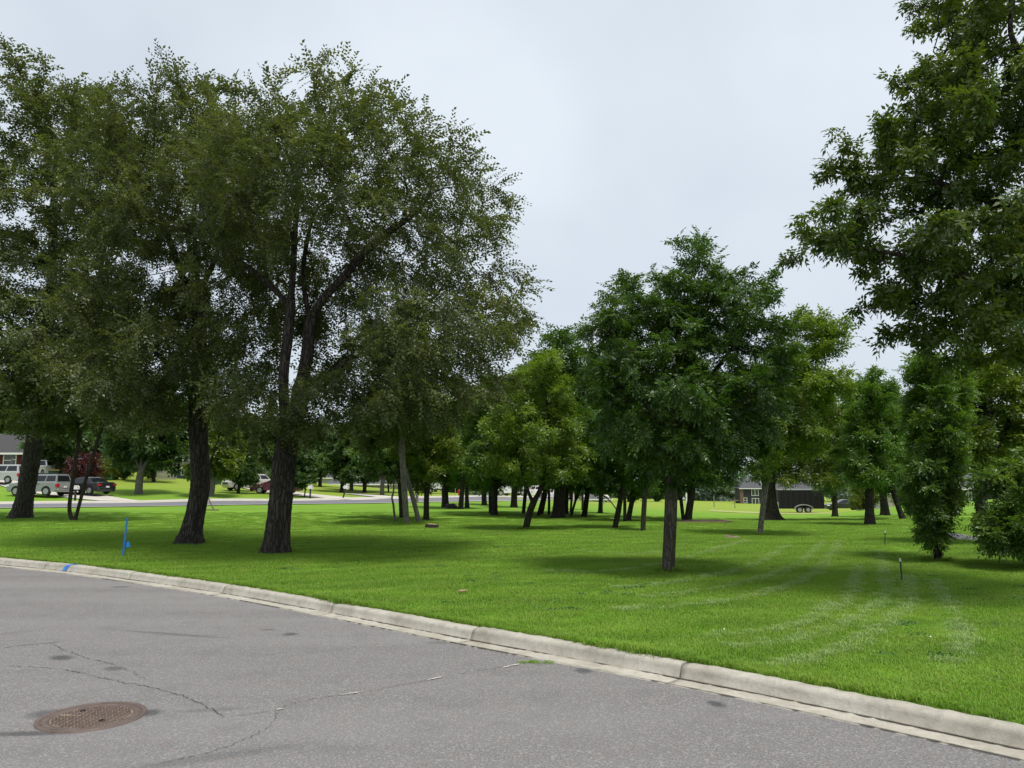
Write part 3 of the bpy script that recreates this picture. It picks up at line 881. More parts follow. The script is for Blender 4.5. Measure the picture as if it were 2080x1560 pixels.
def tubes(pos, par, rad, kids, rmin, rmax, rng, flare_z=None, flare=0.6, knob=0.0):
    """Tapered tubes along every chain whose radius lies in (rmin, rmax]."""
    n = len(pos)
    best = -np.ones(n, int); br = np.zeros(n)
    for i in range(1, n):
        p = par[i]
        if rad[i] > br[p]: br[p] = rad[i]; best[p] = i
    V, Q, nv = [], [], 0
    for i in range(n):
        if par[i] >= 0 and best[par[i]] == i: continue
        chain = [i]
        while best[chain[-1]] >= 0: chain.append(best[chain[-1]])
        P = pos[chain]; rr = rad[chain].copy()
        if par[i] >= 0:
            P = np.vstack([pos[par[i]], P]); rr = np.concatenate([[min(rad[par[i]] * 0.85, rr[0] * 1.25)], rr])
        sel = np.where((rr > rmin) & (rr <= rmax))[0]
        if len(sel) == 0: continue
        a, e = max(sel[0] - 1, 0), min(sel[-1] + 2, len(P))
        P, rr = P[a:e], rr[a:e]
        if len(P) < 2: continue
        if rr.max() > 0.05 and len(P) > 2:
            S = smooth_line(P, 2)
            sub = 4 if rr.max() > 0.12 else 2
            rr = np.interp(np.linspace(0, len(P) - 1, (len(P) - 1) * sub + 1), np.arange(len(P)), rr)
            P = catmull(S, sub)
        k = 18 if rr.max() > 0.12 else 8 if rr.max() > 0.035 else 4
        if rr.max() < 0.012: k = 3
        T = np.gradient(P, axis=0); T /= np.linalg.norm(T, axis=1)[:, None] + 1e-9
        ref = np.array([1.0, 0, 0]) if abs(T[0][0]) < 0.8 else np.array([0, 1.0, 0])
        ang = np.arange(k) * 2 * np.pi / k
        ph = rng.uniform(0, 6.28, 3)
        for q in range(len(P)):
            x = ref - T[q] * ref.dot(T[q]); x /= np.linalg.norm(x) + 1e-9; ref = x
            y = np.cross(T[q], x)
            r = np.full(k, rr[q])
            if k == 18:
                s_ = P[q][2]
                r = r * (1 + 0.07 * np.sin(3 * ang + ph[0] + s_ * 0.6) + 0.05 * np.sin(5 * ang + ph[1] - s_ * 1.1) + 0.03 * np.sin(9 * ang + ph[2] + 2 * s_) + rng.normal(0, 0.022, k))
                if flare_z is not None:
                    fl = math.exp(-max(P[q][2] - flare_z, 0) / 0.28)
                    r = r * (1 + flare * fl * (0.65 + 0.35 * np.sin(4 * ang + ph[0])))
            V.append(P[q] + np.outer(np.cos(ang) * r, x) + np.outer(np.sin(ang) * r, y))
        m_ = len(P)
        base = nv + np.arange(m_ - 1)[:, None] * k
        j = np.arange(k)[None]; j2 = (np.arange(k)[None] + 1) % k
        Q.append(np.stack([base + j, base + j2, base + k + j2, base + k + j], -1).reshape(-1, 4))
        nv += m_ * k
    if not V: return None
    return np.vstack(V), np.vstack(Q)

def lobe_points(lobes, n, rng, shell=0.55, holes=()):
    """Points in a union of ellipsoids (centre xyz, radii xyz, weight), mostly towards the outside."""
    w = np.array([l[6] * (l[3] * l[4] * l[5]) ** (2 / 3) for l in lobes]); w /= w.sum()
    out = []
    pick = rng.choice(len(lobes), n * 2, p=w)
    d = rng.normal(0, 1, (n * 2, 3)); d /= np.linalg.norm(d, axis=1)[:, None]
    r = (shell ** 3 + (1 - shell ** 3) * rng.uniform(0, 1, n * 2)) ** (1 / 3)
    L = np.array([l[:6] for l in lobes])[pick]
    P = L[:, :3] + d * r[:, None] * L[:, 3:6]
    # thin out points deep inside other lobes
    keep = np.ones(len(P), bool)
    for l in lobes:
        q = (((P - np.array(l[:3])) / np.array(l[3:6])) ** 2).sum(1)
        keep &= ~((q < (shell * 0.8) ** 2) & (rng.uniform(0, 1, len(P)) < 0.7))
    for h in holes:
        q = (((P - np.array(h[:3])) / np.array(h[3:6])) ** 2).sum(1)
        keep &= ~((q < 1) & (rng.uniform(0, 1, len(P)) < h[6]))
    return P[keep][:n]
def px_lobes(rows, d0):
    """Crown masses measured on the photo: u, v, half width, half height, depth offset, depth half size[, weight]."""
    out = []
    for row in rows:
        u, v, du, dv, off, dd = row[:6]
        w = row[6] if len(row) > 6 else 1.0
        d = d0 + off
        c = at(u, v, d)
        out.append((c[0], c[1], c[2], du / F_PX * d * 1.02, dd, dv / F_PX * d * 1.02, w))
    return out

def tree(name, label, base, lines, lobes, base_r, leafm, barkm, tmpl, seed, n_attr=1500, n_spray=6000, step=0.32, dk=0.5, tip=0.0045,
         scale=1.0, droop=0.15, shell=0.55, holes=(), group=None, flare=0.6, low=0, wood=0.0022, cat='tree', twig_max=3.0, clip=None, nodes_out=None, parent=None, gap=None, jit=0.0, cap=None, part_names=('trunk', 'branches', 'crown')):
    rng = np.random.default_rng(seed)
    base = np.asarray(base, float)
    A = lobe_points(lobes, n_attr, rng, shell, holes)
    A = A + rng.normal(0, jit, A.shape)
    if gap:
        kk = rng.normal(0, 1, (9, 3)); kk *= (2 * np.pi / gap[0] * rng.uniform(.7, 1.4, 9) / np.linalg.norm(kk, axis=1))[:, None]
        fv = np.sin(A @ kk.T + rng.uniform(0, 6.28, 9)).sum(1)
        A = A[fv < np.quantile(fv, 1 - gap[1])]
    A = A[A[:, 2] > base[2] + low]
    pos, par, nb, lid = grow([np.asarray(l, float) for l in lines], A, step, dk, rng, trop=(0, 0, 0.06))
    rad, cnt, kids = radii(pos, par, base_r, tip)
    if cap: rad = np.where(lid >= cap[0], np.minimum(rad, base_r * cap[1]), rad)
    root = parent or empty(name, base, label, cat, group)
    pos = pos - base
    thick = base_r * 0.32
    tb = tubes(pos, par, rad, kids, thick, 9, rng, flare_z=0.0, flare=flare)
    add(part_names[0], mesh_np('trunk', tb[0], quads=tb[1], smooth=True), barkm, root)
    tb = tubes(pos, par, rad, kids, wood, thick, rng)
    if tb is not None:
        add(part_names[1], mesh_np('branches', tb[0], quads=tb[1], smooth=True), barkm, root)
    cand = np.where((cnt <= twig_max) & (np.arange(len(pos)) >= nb))[0]
    if clip is not None: cand = cand[clip(pos[cand] + base)]
    pick = rng.choice(cand, n_spray)
    tdir = pos[pick] - pos[par[pick]]
    tdir /= np.linalg.norm(tdir, axis=1)[:, None] + 1e-9
    p = pos[pick] - tdir * (rng.uniform(0, 1, n_spray) * step)[:, None] + rng.normal(0, 0.05 * scale, (n_spray, 3))
    ctr = A.mean(0) - base if len(A) else np.zeros(3)
    dirs = tdir * 0.8 + rng.normal(0, 0.55, (n_spray, 3)) + unit_rows(p - ctr) * 0.35 + np.array([0, 0, -droop])
    foliage(part_names[2], p, dirs, scale * rng.uniform(0.7, 1.25, n_spray), tmpl, rng, leafm, root)
    return root
def unit_rows(v):
    return v / (np.linalg.norm(v, axis=1)[:, None] + 1e-9)
def line_px(pts, d0):
    """Limb traced on the photo: u, v, depth offset."""
    return [at(p[0], p[1], d0 + (p[2] if len(p) > 2 else 0.0)) for p in pts]

elm_leaf = leaf_mat('elm_leaf', (0.056, 0.074, 0.028), (0.098, 0.122, 0.042), (0.172, 0.192, 0.060), clump=0.7, transl=.40, gloss=.02)
light_leaf = leaf_mat('light_ash_leaf', (0.060, 0.125, 0.020), (0.108, 0.198, 0.030), (0.190, 0.290, 0.045), clump=0.8, transl=.42, gloss=.03)
ash_leaf = leaf_mat('ash_leaf', (0.036, 0.082, 0.014), (0.064, 0.132, 0.020), (0.120, 0.205, 0.032), clump=0.9, transl=.4, gloss=.03)
box_leaf = leaf_mat('box_elder_leaf', (0.062, 0.110, 0.014), (0.128, 0.192, 0.022), (0.250, 0.305, 0.035), clump=0.8, transl=.42, gloss=.03)
sun_tinted_leaf = leaf_mat('sun_tinted_leaf', (0.074, 0.135, 0.018), (0.148, 0.235, 0.028), (0.275, 0.355, 0.046), clump=0.9, transl=.45, gloss=.03)  # leaf colour raised so the crown looks sunlit
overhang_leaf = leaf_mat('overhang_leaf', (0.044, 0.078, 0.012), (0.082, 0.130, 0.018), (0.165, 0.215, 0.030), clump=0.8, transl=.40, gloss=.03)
maple_leaf = leaf_mat('dark_maple_leaf', (0.035, 0.085, 0.014), (0.064, 0.135, 0.020), (0.130, 0.205, 0.030), clump=0.8, transl=.4, gloss=.03)  # dark green maple foliage
golden_leaf = leaf_mat('yellowing_leaf', (0.080, 0.120, 0.016), (0.140, 0.190, 0.024), (0.230, 0.270, 0.035), clump=0.6, transl=.42, gloss=.03)
far_leaf = leaf_mat('far_leaf', (0.040, 0.082, 0.020), (0.068, 0.130, 0.028), (0.115, 0.190, 0.042), clump=0.4, gloss=.03)
elm_bark = bark_mat('elm_bark', (0.020, 0.017, 0.015), (0.090, 0.078, 0.066), 9, 0.04)
ash_bark = bark_mat('ash_bark', (0.040, 0.033, 0.026), (0.135, 0.115, 0.092), 14, 0.02)
grey_bark = bark_mat('grey_bark', (0.085, 0.076, 0.066), (0.23, 0.21, 0.185), 12, 0.015)
dark_bark = bark_mat('dark_bark', (0.018, 0.015, 0.013), (0.062, 0.053, 0.044), 10, 0.02)

def copy_tree(o, parent=None):
    c = o.copy(); COL.objects.link(c); c.parent = parent
    for ch in list(o.children): copy_tree(ch, c)
    return c

# ---- the three big elms on the lawn
bp = on_ground(558, 1125); D = bp[1]
elmA_lobes = px_lobes([(600, 335, 130, 80, -1, 2.6), (690, 285, 100, 65, 0, 2.6), (790, 340, 115, 85, 0, 2.8), (560, 300, 90, 45, 0, 2), (670, 680, 60, 75, 1.8, 1.4, .6), (540, 580, 80, 80, 2.2, 1.6, .5), (880, 400, 100, 85, 0, 2.6), (960, 430, 60, 70, 0, 1.8, .55),
    (890, 540, 100, 75, 0, 2.6), (990, 630, 80, 60, .5, 1.8, .85), (860, 690, 135, 85, -1, 2.6, 1.25), (670, 400, 150, 95, -2.2, 1.9), (540, 410, 105, 105, -1, 2.6),
    (470, 640, 70, 105, 1, 2.2, .7), (790, 610, 110, 80, 2, 2.2), (610, 820, 115, 65, -1.2, 1.8, .4), (500, 830, 70, 50, 0, 1.8, .6), (890, 790, 95, 65, -.5, 1.8, 1.15), (480, 335, 80, 70, .5, 2.0, .8), (940, 720, 90, 70, .5, 1.8, 1), (760, 820, 100, 55, 0, 1.8, .9), (700, 865, 90, 35, -.5, 1.5, .9), (830, 860, 85, 40, -.5, 1.6, .9), (650, 500, 120, 60, 1.5, 2, .6), (720, 360, 120, 80, -1.5, 2)], D)
elmA_holes = px_lobes([(520, 560, 45, 35, -3, 3, .7), (680, 600, 40, 36, -3, 3, .6), (740, 505, 45, 25, -3, 3, .5), (585, 790, 75, 120, -2.5, 2.6, .75), (520, 900, 60, 50, -1, 3, .8)], D)
tree('elm_tree', 'tall broad elm with forked dark trunk, rightmost of the three big elms on the lawn', bp,
     [line_px([(558, 1128), (566, 1060), (572, 990), (578, 930), (582, 890)], D), line_px([(582, 900), (578, 850), (575, 760), (585, 690), (592, 600), (597, 520), (600, 450), (608, 390)], D),
      line_px([(582, 910), (598, 860), (612, 790), (628, 700), (626, 630), (612, 560), (625, 480), (640, 420)], D + .2),
      line_px([(626, 640), (660, 600, -.2), (700, 565, -.4), (730, 520, -.5), (790, 470, -.7), (850, 430, -.8)], D), line_px([(592, 625), (560, 590, .2), (520, 555, .4), (470, 515, .8), (430, 480, 1)], D),
      line_px([(572, 945), (548, 925, -.2), (530, 895, -.3), (515, 865, -.4), (485, 840, -.6)], D), line_px([(572, 945), (545, 930, .1), (505, 918, .2), (470, 912, .3)], D),
      line_px([(612, 800), (660, 770, .5), (720, 720, 1), (790, 665, 1.5), (860, 620, 1.8)], D)],
     elmA_lobes, 0.25, elm_leaf, elm_bark, ELM, 11, cap=(3, .36), gap=(1.5, .14), jit=.28, flare=.5, n_attr=4500, n_spray=15500, step=0.28, dk=0.42, holes=elmA_holes, droop=0.25, group='big elms on the lawn', low=2.8)

bp = on_ground(385, 1105); D = bp[1]
tree('elm_tree', 'dark elm with flared base and split low stem, middle of the three big elms', bp,
     [line_px([(384, 1108), (396, 1050), (408, 985), (404, 920), (400, 860), (402, 780), (405, 700), (405, 620), (398, 520), (392, 440), (398, 380)], D),
      line_px([(408, 995), (424, 955, -.2), (438, 905, -.3), (455, 865, -.5)], D), line_px([(405, 650), (365, 545, -.3), (330, 450, -.6), (310, 390, -.8)], D), line_px([(402, 600), (440, 520, .3), (468, 430, .6), (478, 370, .8)], D),
      line_px([(401, 800), (350, 750, -.5), (300, 700, -1), (260, 660, -1.5)], D)],
     px_lobes([(400, 275, 100, 60, 0, 2.6), (310, 305, 85, 65, 0, 2.6), (460, 325, 85, 80, .5, 2.6), (270, 420, 80, 90, -.5, 2.6), (380, 440, 95, 95, -1, 2.4), (470, 480, 70, 80, .5, 2.4, .7),
               (270, 610, 85, 90, -.5, 2.6), (350, 720, 90, 75, -1, 2.4), (440, 770, 55, 70, 0, 2, .6), (260, 780, 75, 55, -1, 2.2), (340, 840, 65, 40, -.5, 1.8, .7)], D),
     0.235, elm_leaf, elm_bark, ELM, 12, cap=(1, .36), gap=(1.6, .16), jit=.3, n_attr=3600, n_spray=12000, step=0.30, dk=0.45, droop=0.25, holes=px_lobes([(402, 810, 50, 110, -2.5, 2.6, .7), (430, 680, 45, 40, 0, 6, .8), (330, 520, 40, 40, 0, 6, .7)], D), group='big elms on the lawn', flare=.9, low=3.2, scale=1.05)

bp = on_ground(42, 1053); D = bp[1]
tree('elm_tree', 'leaning thick-trunked elm by the far street, leftmost of the three big elms', bp,
     [line_px([(40, 1056), (52, 1000), (64, 940), (72, 890), (85, 800), (95, 700), (105, 560), (110, 420), (115, 300)], D), line_px([(72, 890), (35, 790, 1), (5, 690, 1), (-20, 560, 1)], D),
      line_px([(82, 830), (140, 740, -1), (185, 640, -1), (215, 500, -1), (225, 380, -1)], D), line_px([(68, 915), (100, 890, -1), (150, 870, -1.5), (180, 860, -2)], D)],
     px_lobes([(105, 205, 85, 50, 0, 4), (30, 280, 85, 65, 0, 4), (190, 265, 75, 60, 0, 4), (20, 420, 95, 100, 0, 4.5), (130, 420, 85, 90, -1, 4), (220, 400, 60, 110, 0, 4), (60, 600, 105, 95, -1, 4.5), (190, 620, 75, 90, 0, 4),
               (10, 760, 95, 80, 0, 4), (120, 740, 100, 70, -2, 4), (220, 760, 65, 55, 0, 3.5)], D),
     0.36, elm_leaf, elm_bark, ELM_FAR, 13, gap=(2.4, .18), jit=.45, n_attr=3000, n_spray=12500, step=0.5, dk=0.8, droop=0.25, holes=px_lobes([(150, 590, 30, 25, 0, 9, .9), (90, 330, 40, 30, 0, 9, .6)], D), group='big elms on the lawn', flare=0.7, low=4.2, scale=1.15, tip=0.007)

bp = on_ground(145, 1057); D = bp[1]
tree('small_elm_tree', 'pair of thin leaning dark stems under the big elms', bp,
     [line_px([(152, 1059), (165, 1010), (178, 960), (192, 915), (205, 875), (225, 810), (240, 740)], D), line_px([(152, 1059), (137, 1056)], D), line_px([(137, 1056), (143, 1010), (152, 950), (163, 880), (168, 800), (165, 740)], D)],
     px_lobes([(170, 770, 95, 75, 0, 3), (255, 800, 75, 60, -1, 2.6), (110, 720, 70, 60, 0, 2.5), (90, 840, 60, 40, -1, 2, .7), (300, 840, 50, 40, -1, 2, .7)], D),
     0.12, elm_leaf, dark_bark, ELM_FAR, 14, n_attr=900, n_spray=3600, step=0.4, dk=0.6, droop=0.3, flare=.3, low=3.5, scale=.95, tip=0.006)

# ---- ash in the open lawn right of the centre
bp = on_ground(1358, 1162); D = bp[1]
tree('ash_tree', 'dark green ash standing alone in front with a scarred straight trunk', bp,
     [line_px([(1357, 1166), (1360, 1100), (1363, 1030), (1364, 960), (1366, 880), (1370, 780), (1378, 680), (1392, 590)], D), line_px([(1366, 900), (1310, 820, -.3), (1260, 720, -.5), (1235, 640, -.5)], D),
      line_px([(1367, 870), (1440, 770, .2), (1500, 690, .3), (1545, 620, .3)], D), line_px([(1369, 820), (1335, 700, .5), (1300, 610, .8)], D), line_px([(1372, 760), (1415, 650, -.4), (1430, 560, -.6)], D), line_px([(1366, 890), (1440, 840, -.6), (1530, 800, -.9)], D)],
     px_lobes([(1245, 650, 45, 60, -.3, 1.0), (1265, 580, 22, 28, 0, .5), (1310, 640, 35, 50, 0, .9), (1340, 720, 90, 85, 0, 1.6), (1405, 525, 30, 48, 0, .7), (1412, 488, 14, 18, 0, .3, .8), (1425, 640, 75, 65, 0, 1.4), (1468, 540, 14, 25, 0, .4, .8), (1505, 640, 60, 65, 0, 1.2), (1562, 600, 24, 26, 0, .5), (1560, 710, 45, 70, 0, 1.1),
               (1250, 770, 70, 70, 0, 1.5), (1370, 810, 105, 80, -.5, 1.6), (1480, 790, 90, 80, 0, 1.6), (1270, 880, 60, 55, 0, 1.3), (1390, 915, 90, 45, 0, 1.5), (1490, 890, 75, 50, 0, 1.4), (1235, 690, 60, 50, .3, 1), (1450, 580, 50, 40, 0, 1), (1340, 620, 50, 50, 0, 1), (1540, 840, 50, 50, 0, 1.2)], D),
     0.112, ash_leaf, ash_bark, ASH, 21, gap=(.9, .08), jit=.10, n_attr=2600, n_spray=5600, step=0.17, dk=0.24, droop=0.1, shell=0.4, flare=0.35, low=1.15, scale=0.78)

# ---- big tree leaning in from the right edge
D = 10.5
bx = stand(2330, D)
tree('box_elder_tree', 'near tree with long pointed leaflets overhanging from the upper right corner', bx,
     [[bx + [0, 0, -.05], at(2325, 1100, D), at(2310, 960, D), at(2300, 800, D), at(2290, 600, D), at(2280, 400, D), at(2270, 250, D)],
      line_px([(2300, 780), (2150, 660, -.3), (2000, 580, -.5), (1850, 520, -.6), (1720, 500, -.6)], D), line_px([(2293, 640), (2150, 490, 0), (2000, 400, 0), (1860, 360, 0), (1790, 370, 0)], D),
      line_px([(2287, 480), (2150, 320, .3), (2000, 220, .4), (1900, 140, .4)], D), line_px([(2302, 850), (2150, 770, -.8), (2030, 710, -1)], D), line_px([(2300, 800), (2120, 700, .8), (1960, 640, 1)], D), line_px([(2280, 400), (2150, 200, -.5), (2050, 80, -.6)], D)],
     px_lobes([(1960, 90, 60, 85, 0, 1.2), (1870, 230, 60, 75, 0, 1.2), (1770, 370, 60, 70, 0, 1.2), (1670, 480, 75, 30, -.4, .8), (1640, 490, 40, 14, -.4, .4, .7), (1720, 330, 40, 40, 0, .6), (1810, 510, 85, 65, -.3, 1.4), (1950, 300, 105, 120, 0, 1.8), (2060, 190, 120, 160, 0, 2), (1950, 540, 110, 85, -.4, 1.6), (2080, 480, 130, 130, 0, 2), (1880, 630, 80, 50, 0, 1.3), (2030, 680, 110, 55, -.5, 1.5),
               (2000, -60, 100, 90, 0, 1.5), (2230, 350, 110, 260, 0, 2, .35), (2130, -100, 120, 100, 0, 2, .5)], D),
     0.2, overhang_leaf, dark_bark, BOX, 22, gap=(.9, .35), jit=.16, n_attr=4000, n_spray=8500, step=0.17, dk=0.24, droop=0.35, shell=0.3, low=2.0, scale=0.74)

# ---- trees along the right side
bp = on_ground(1905, 1140); D = bp[1]
tree('shrubby_tree', 'narrow shaggy tree leafy down to the ground beside two thin steel posts', bp,
     [line_px([(1906, 1143), (1903, 1080), (1898, 1000), (1890, 920), (1880, 840), (1870, 760)], D), line_px([(1903, 1090), (1880, 1040, -.3), (1865, 980, -.4)], D), line_px([(1899, 1010), (1920, 930, .2), (1935, 850, .2)], D)],
     px_lobes([(1885, 1070, 26, 36, 0, .5), (1903, 1010, 38, 52, 0, .7), (1872, 960, 34, 60, -.2, .7), (1910, 940, 38, 50, 0, .7), (1908, 890, 42, 56, 0, .8), (1888, 820, 36, 58, 0, .8), (1925, 800, 40, 60, .3, .8), (1865, 870, 18, 44, -.2, .5), (1878, 745, 30, 26, 0, .7), (1864, 1035, 16, 22, -.3, .35)], D),
     0.08, light_leaf, dark_bark, ASH, 23, gap=(1.0, .1), jit=.08, n_attr=1820, n_spray=3500, step=0.17, dk=0.24, shell=0.3, flare=.5, low=.2, scale=0.74, twig_max=4)
D = 14.0
bp = stand(2160, D)
tree('shrubby_tree', 'low bushy tree filling the right edge beside the white rocks', bp,
     [[bp + [0, 0, -.05], at(2150, 1060, D), at(2130, 980, D), at(2110, 900, D)], line_px([(2150, 1060), (2080, 1040, -.2), (2020, 1070, -.3)], D), line_px([(2130, 980), (2070, 950, .2), (2040, 960, .2)], D)],
     px_lobes([(2040, 1075, 36, 40, -.2, .6), (2080, 990, 60, 60, 0, .9), (2008, 1098, 18, 18, -.2, .4), (2070, 1080, 50, 45, 0, .8), (2120, 1000, 60, 80, 0, 1), (2030, 985, 30, 25, 0, .5)], D),
     0.10, light_leaf, dark_bark, ASH, 24, gap=(1.0, .3), jit=.08, n_attr=1300, n_spray=2100, step=0.16, dk=0.22, shell=0.3, flare=.5, low=.25, scale=0.8)
D = 19.5
bp = stand(1994, D)
tree('box_elder_tree', 'yellow-green tree with straight trunk behind the shaggy narrow tree at right', bp,
     [[bp + [0, 0, -.05], at(1992, 1030, D), at(1992, 950, D), at(1995, 860, D), at(2000, 760, D)], line_px([(1992, 960), (2040, 880, 0), (2080, 800, 0)], D), line_px([(1994, 900), (1950, 840, -.3), (1930, 780, -.4)], D)],
     px_lobes([(1960, 880, 45, 40, 0, 1.1), (2045, 860, 60, 65, 0, 1.3), (1985, 770, 65, 55, 0, 1.3), (2080, 760, 60, 65, 0, 1.3), (2010, 930, 45, 22, 0, 1, .6), (1930, 790, 40, 50, 0, 1)], D),
     0.14, box_leaf, dark_bark, ASH_FAR, 25, gap=(1.0, .3), jit=.08, n_attr=1170, n_spray=3600, step=0.22, dk=0.3, shell=0.35, low=2.1, scale=0.72)

bp = on_ground(1545, 1088); D = bp[1]
tree('ash_tree', 'light green ash on a pale leaning trunk just behind the solitary dark ash', bp,
     [line_px([(1543, 1091), (1548, 1045), (1555, 990), (1563, 940), (1580, 860), (1600, 780), (1625, 690)], D), line_px([(1582, 860), (1640, 795, -.3), (1700, 778, -.5)], D), line_px([(1572, 905), (1535, 850, .3), (1510, 800, .4)], D), line_px([(1598, 790), (1650, 720, .3), (1690, 660, .4)], D)],
     px_lobes([(1640, 660, 30, 40, 0, .8), (1685, 690, 40, 50, 0, 1.1), (1610, 770, 60, 70, 0, 1.6), (1685, 790, 45, 45, -.3, 1.2), (1555, 880, 50, 55, 0, 1.4), (1630, 880, 50, 50, 0, 1.4), (1540, 955, 28, 22, 0, 1), (1525, 800, 45, 60, .3, 1.4), (1590, 700, 35, 45, .5, 1)], D),
     0.085, sun_tinted_leaf, grey_bark, ASH_FAR, 26, gap=(1.0, .3), jit=.08, n_attr=1690, n_spray=4800, step=0.22, dk=0.32, shell=0.35, flare=.15, low=1.4, scale=0.72)
bp = on_ground(1568, 1057); D = bp[1]
tree('yellowing_tree', 'yellowish tree on a thick flared trunk left of the black trailer', bp,
     [line_px([(1568, 1060), (1562, 1010), (1561, 950), (1572, 880), (1600, 800), (1630, 740)], D), line_px([(1564, 930), (1610, 870, -.5), (1660, 820, -.6)], D), line_px([(1575, 870), (1640, 850, .5), (1690, 830, .6)], D)],
     px_lobes([(1655, 800, 50, 60, 0, 2), (1640, 900, 55, 55, -.5, 2), (1690, 890, 35, 55, 0, 1.6), (1665, 960, 55, 38, -.5, 1.6), (1705, 960, 30, 40, -1, 1.4), (1620, 985, 35, 18, -1, 1.2), (1600, 790, 50, 60, 0, 2), (1610, 870, 45, 60, 0, 2), (1680, 830, 40, 50, 0, 1.6), (1600, 940, 40, 30, 0, 1.4)], D),
     0.34, golden_leaf, dark_bark, ASH_FAR, 27, gap=(1.0, .3), jit=.08, n_attr=1560, n_spray=4000, step=0.32, dk=0.45, shell=0.35, flare=1.0, low=1.9, scale=0.95)
bp = on_ground(1767, 1066); D = bp[1]
tree('maple_tree', 'dense dark round-crowned tree in shade right of the black trailer', bp,
     [line_px([(1767, 1069), (1766, 1010), (1768, 940), (1774, 860), (1780, 790)], D), line_px([(1767, 960), (1800, 900, .2), (1825, 840, .2)], D), line_px([(1768, 940), (1735, 890, -.2), (1720, 860, -.2)], D)],
     px_lobes([(1775, 800, 45, 38, 0, 1.4), (1755, 890, 50, 55, 0, 1.7), (1800, 860, 32, 60, 0, 1.3), (1735, 955, 30, 28, -.3, 1.1), (1800, 955, 32, 25, 0, 1.1), (1765, 970, 40, 22, -.5, 1.2), (1745, 800, 30, 30, 0, 1)], D),
     0.15, light_leaf, dark_bark, ASH_FAR, 28, gap=(1.0, .3), jit=.08, n_attr=1170, n_spray=3700, step=0.28, dk=0.4, shell=0.3, low=1.5, scale=0.8)

# ---- box elder with the low fork in front of the grove
bp = on_ground(1069, 1076); D = bp[1]
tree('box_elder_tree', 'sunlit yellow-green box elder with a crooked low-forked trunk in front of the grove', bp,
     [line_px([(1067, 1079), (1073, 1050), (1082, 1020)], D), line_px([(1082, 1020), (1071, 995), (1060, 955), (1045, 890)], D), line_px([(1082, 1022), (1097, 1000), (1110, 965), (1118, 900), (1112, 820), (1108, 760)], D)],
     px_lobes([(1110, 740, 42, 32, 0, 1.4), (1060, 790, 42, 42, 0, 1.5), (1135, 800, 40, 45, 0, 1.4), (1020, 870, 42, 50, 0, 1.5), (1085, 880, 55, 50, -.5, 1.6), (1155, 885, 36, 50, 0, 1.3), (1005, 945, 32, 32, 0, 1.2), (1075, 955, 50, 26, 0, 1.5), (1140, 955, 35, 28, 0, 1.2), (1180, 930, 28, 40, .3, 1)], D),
     0.115, sun_tinted_leaf, dark_bark, ASH_FAR, 29, gap=(1.0, .3), jit=.08, n_attr=1430, n_spray=4100, step=0.25, dk=0.36, shell=0.4, low=1.3, scale=0.68)

# ---- generic trees: a few kinds built once, then copied
def generic(name, h, crown_lo, rad_, base_r, leafm, barkm, tmpl, seed, n_attr, n_spray, step, scale, fork=False, squash=1.0, wig=0.25):
    r = np.random.default_rng(seed)
    L = [(0, 0, crown_lo + (h - crown_lo) * 0.5, rad_ * 0.7, rad_ * 0.7, (h - crown_lo) * 0.42, 1.0)]
    for i in range(9):
        a, z = i * 2.4 + r.uniform(0, .6), crown_lo + (h - crown_lo) * (0.12 + 0.75 * i / 8)
        q = rad_ * (1.0 - 0.55 * max(0, (z - crown_lo) / (h - crown_lo) - .35)) * r.uniform(.5, .72)
        s_ = rad_ * r.uniform(.36, .55)
        L.append((q * math.cos(a), q * math.sin(a), z, s_, s_, s_ * 1.0, .8))
    ax = [np.array([0, 0, -0.08])]
    for q in (0.2, 0.45, 0.7, 0.9):
        ax.append(np.array([r.normal(0, wig * q), r.normal(0, wig * q), h * q * 0.95]))
    lines = [ax]
    if fork:
        f0 = ax[0] * .72 + ax[1] * .28 if crown_lo > 3 else ax[1]
        lines.append([f0, f0 + [rad_ * .35, .2, h * .2], f0 + [rad_ * .55, .3, h * .5]])
        lines.append([f0, f0 + [-rad_ * .3, -.2, h * .22], f0 + [-rad_ * .5, -.1, h * .5]])
    return tree(name, 'x', (0, 0, 0), lines, L, base_r, leafm, barkm, tmpl, seed, n_attr=n_attr, n_spray=n_spray, step=step, dk=step * 1.45, shell=.45, low=crown_lo * .75, scale=scale, flare=.55, tip=.008)
protos = {
    'medium': generic('grove_tree', 9.2, 1.9, 2.3, 0.155, maple_leaf, dark_bark, ASH_FAR, 41, 700, 3300, .34, 1.25),
    'fork': generic('grove_tree', 9.6, 1.8, 2.5, 0.165, maple_leaf, dark_bark, ASH_FAR, 42, 700, 3300, .34, 1.25, fork=True),
    'slim': generic('grove_tree', 7.4, 1.9, 1.5, 0.075, maple_leaf, dark_bark, ASH_FAR, 43, 450, 2400, .32, 1.0, wig=.35),
    'stout': generic('grove_tree', 11.0, 2.1, 3.0, 0.30, maple_leaf, dark_bark, ASH_FAR, 44, 900, 4000, .4, 1.36, fork=True),
    'yard': generic('yard_tree', 10.5, 2.4, 3.4, 0.30, far_leaf, grey_bark, FAR, 45, 600, 2700, .55, 1.12, fork=True),
    'yard_round': generic('yard_tree', 9.0, 1.7, 3.6, 0.24, far_leaf, dark_bark, FAR, 46, 600, 2700, .55, 1.12),
    'yard_small': generic('yard_tree', 5.0, 1.1, 1.7, 0.07, far_leaf, dark_bark, FAR, 47, 350, 1500, .35, .7),
    'back': generic('back_tree', 14.0, 1.2, 5.2, 0.35, far_leaf, dark_bark, FAR, 48, 700, 3200, .8, 1.7)}
_used = set()
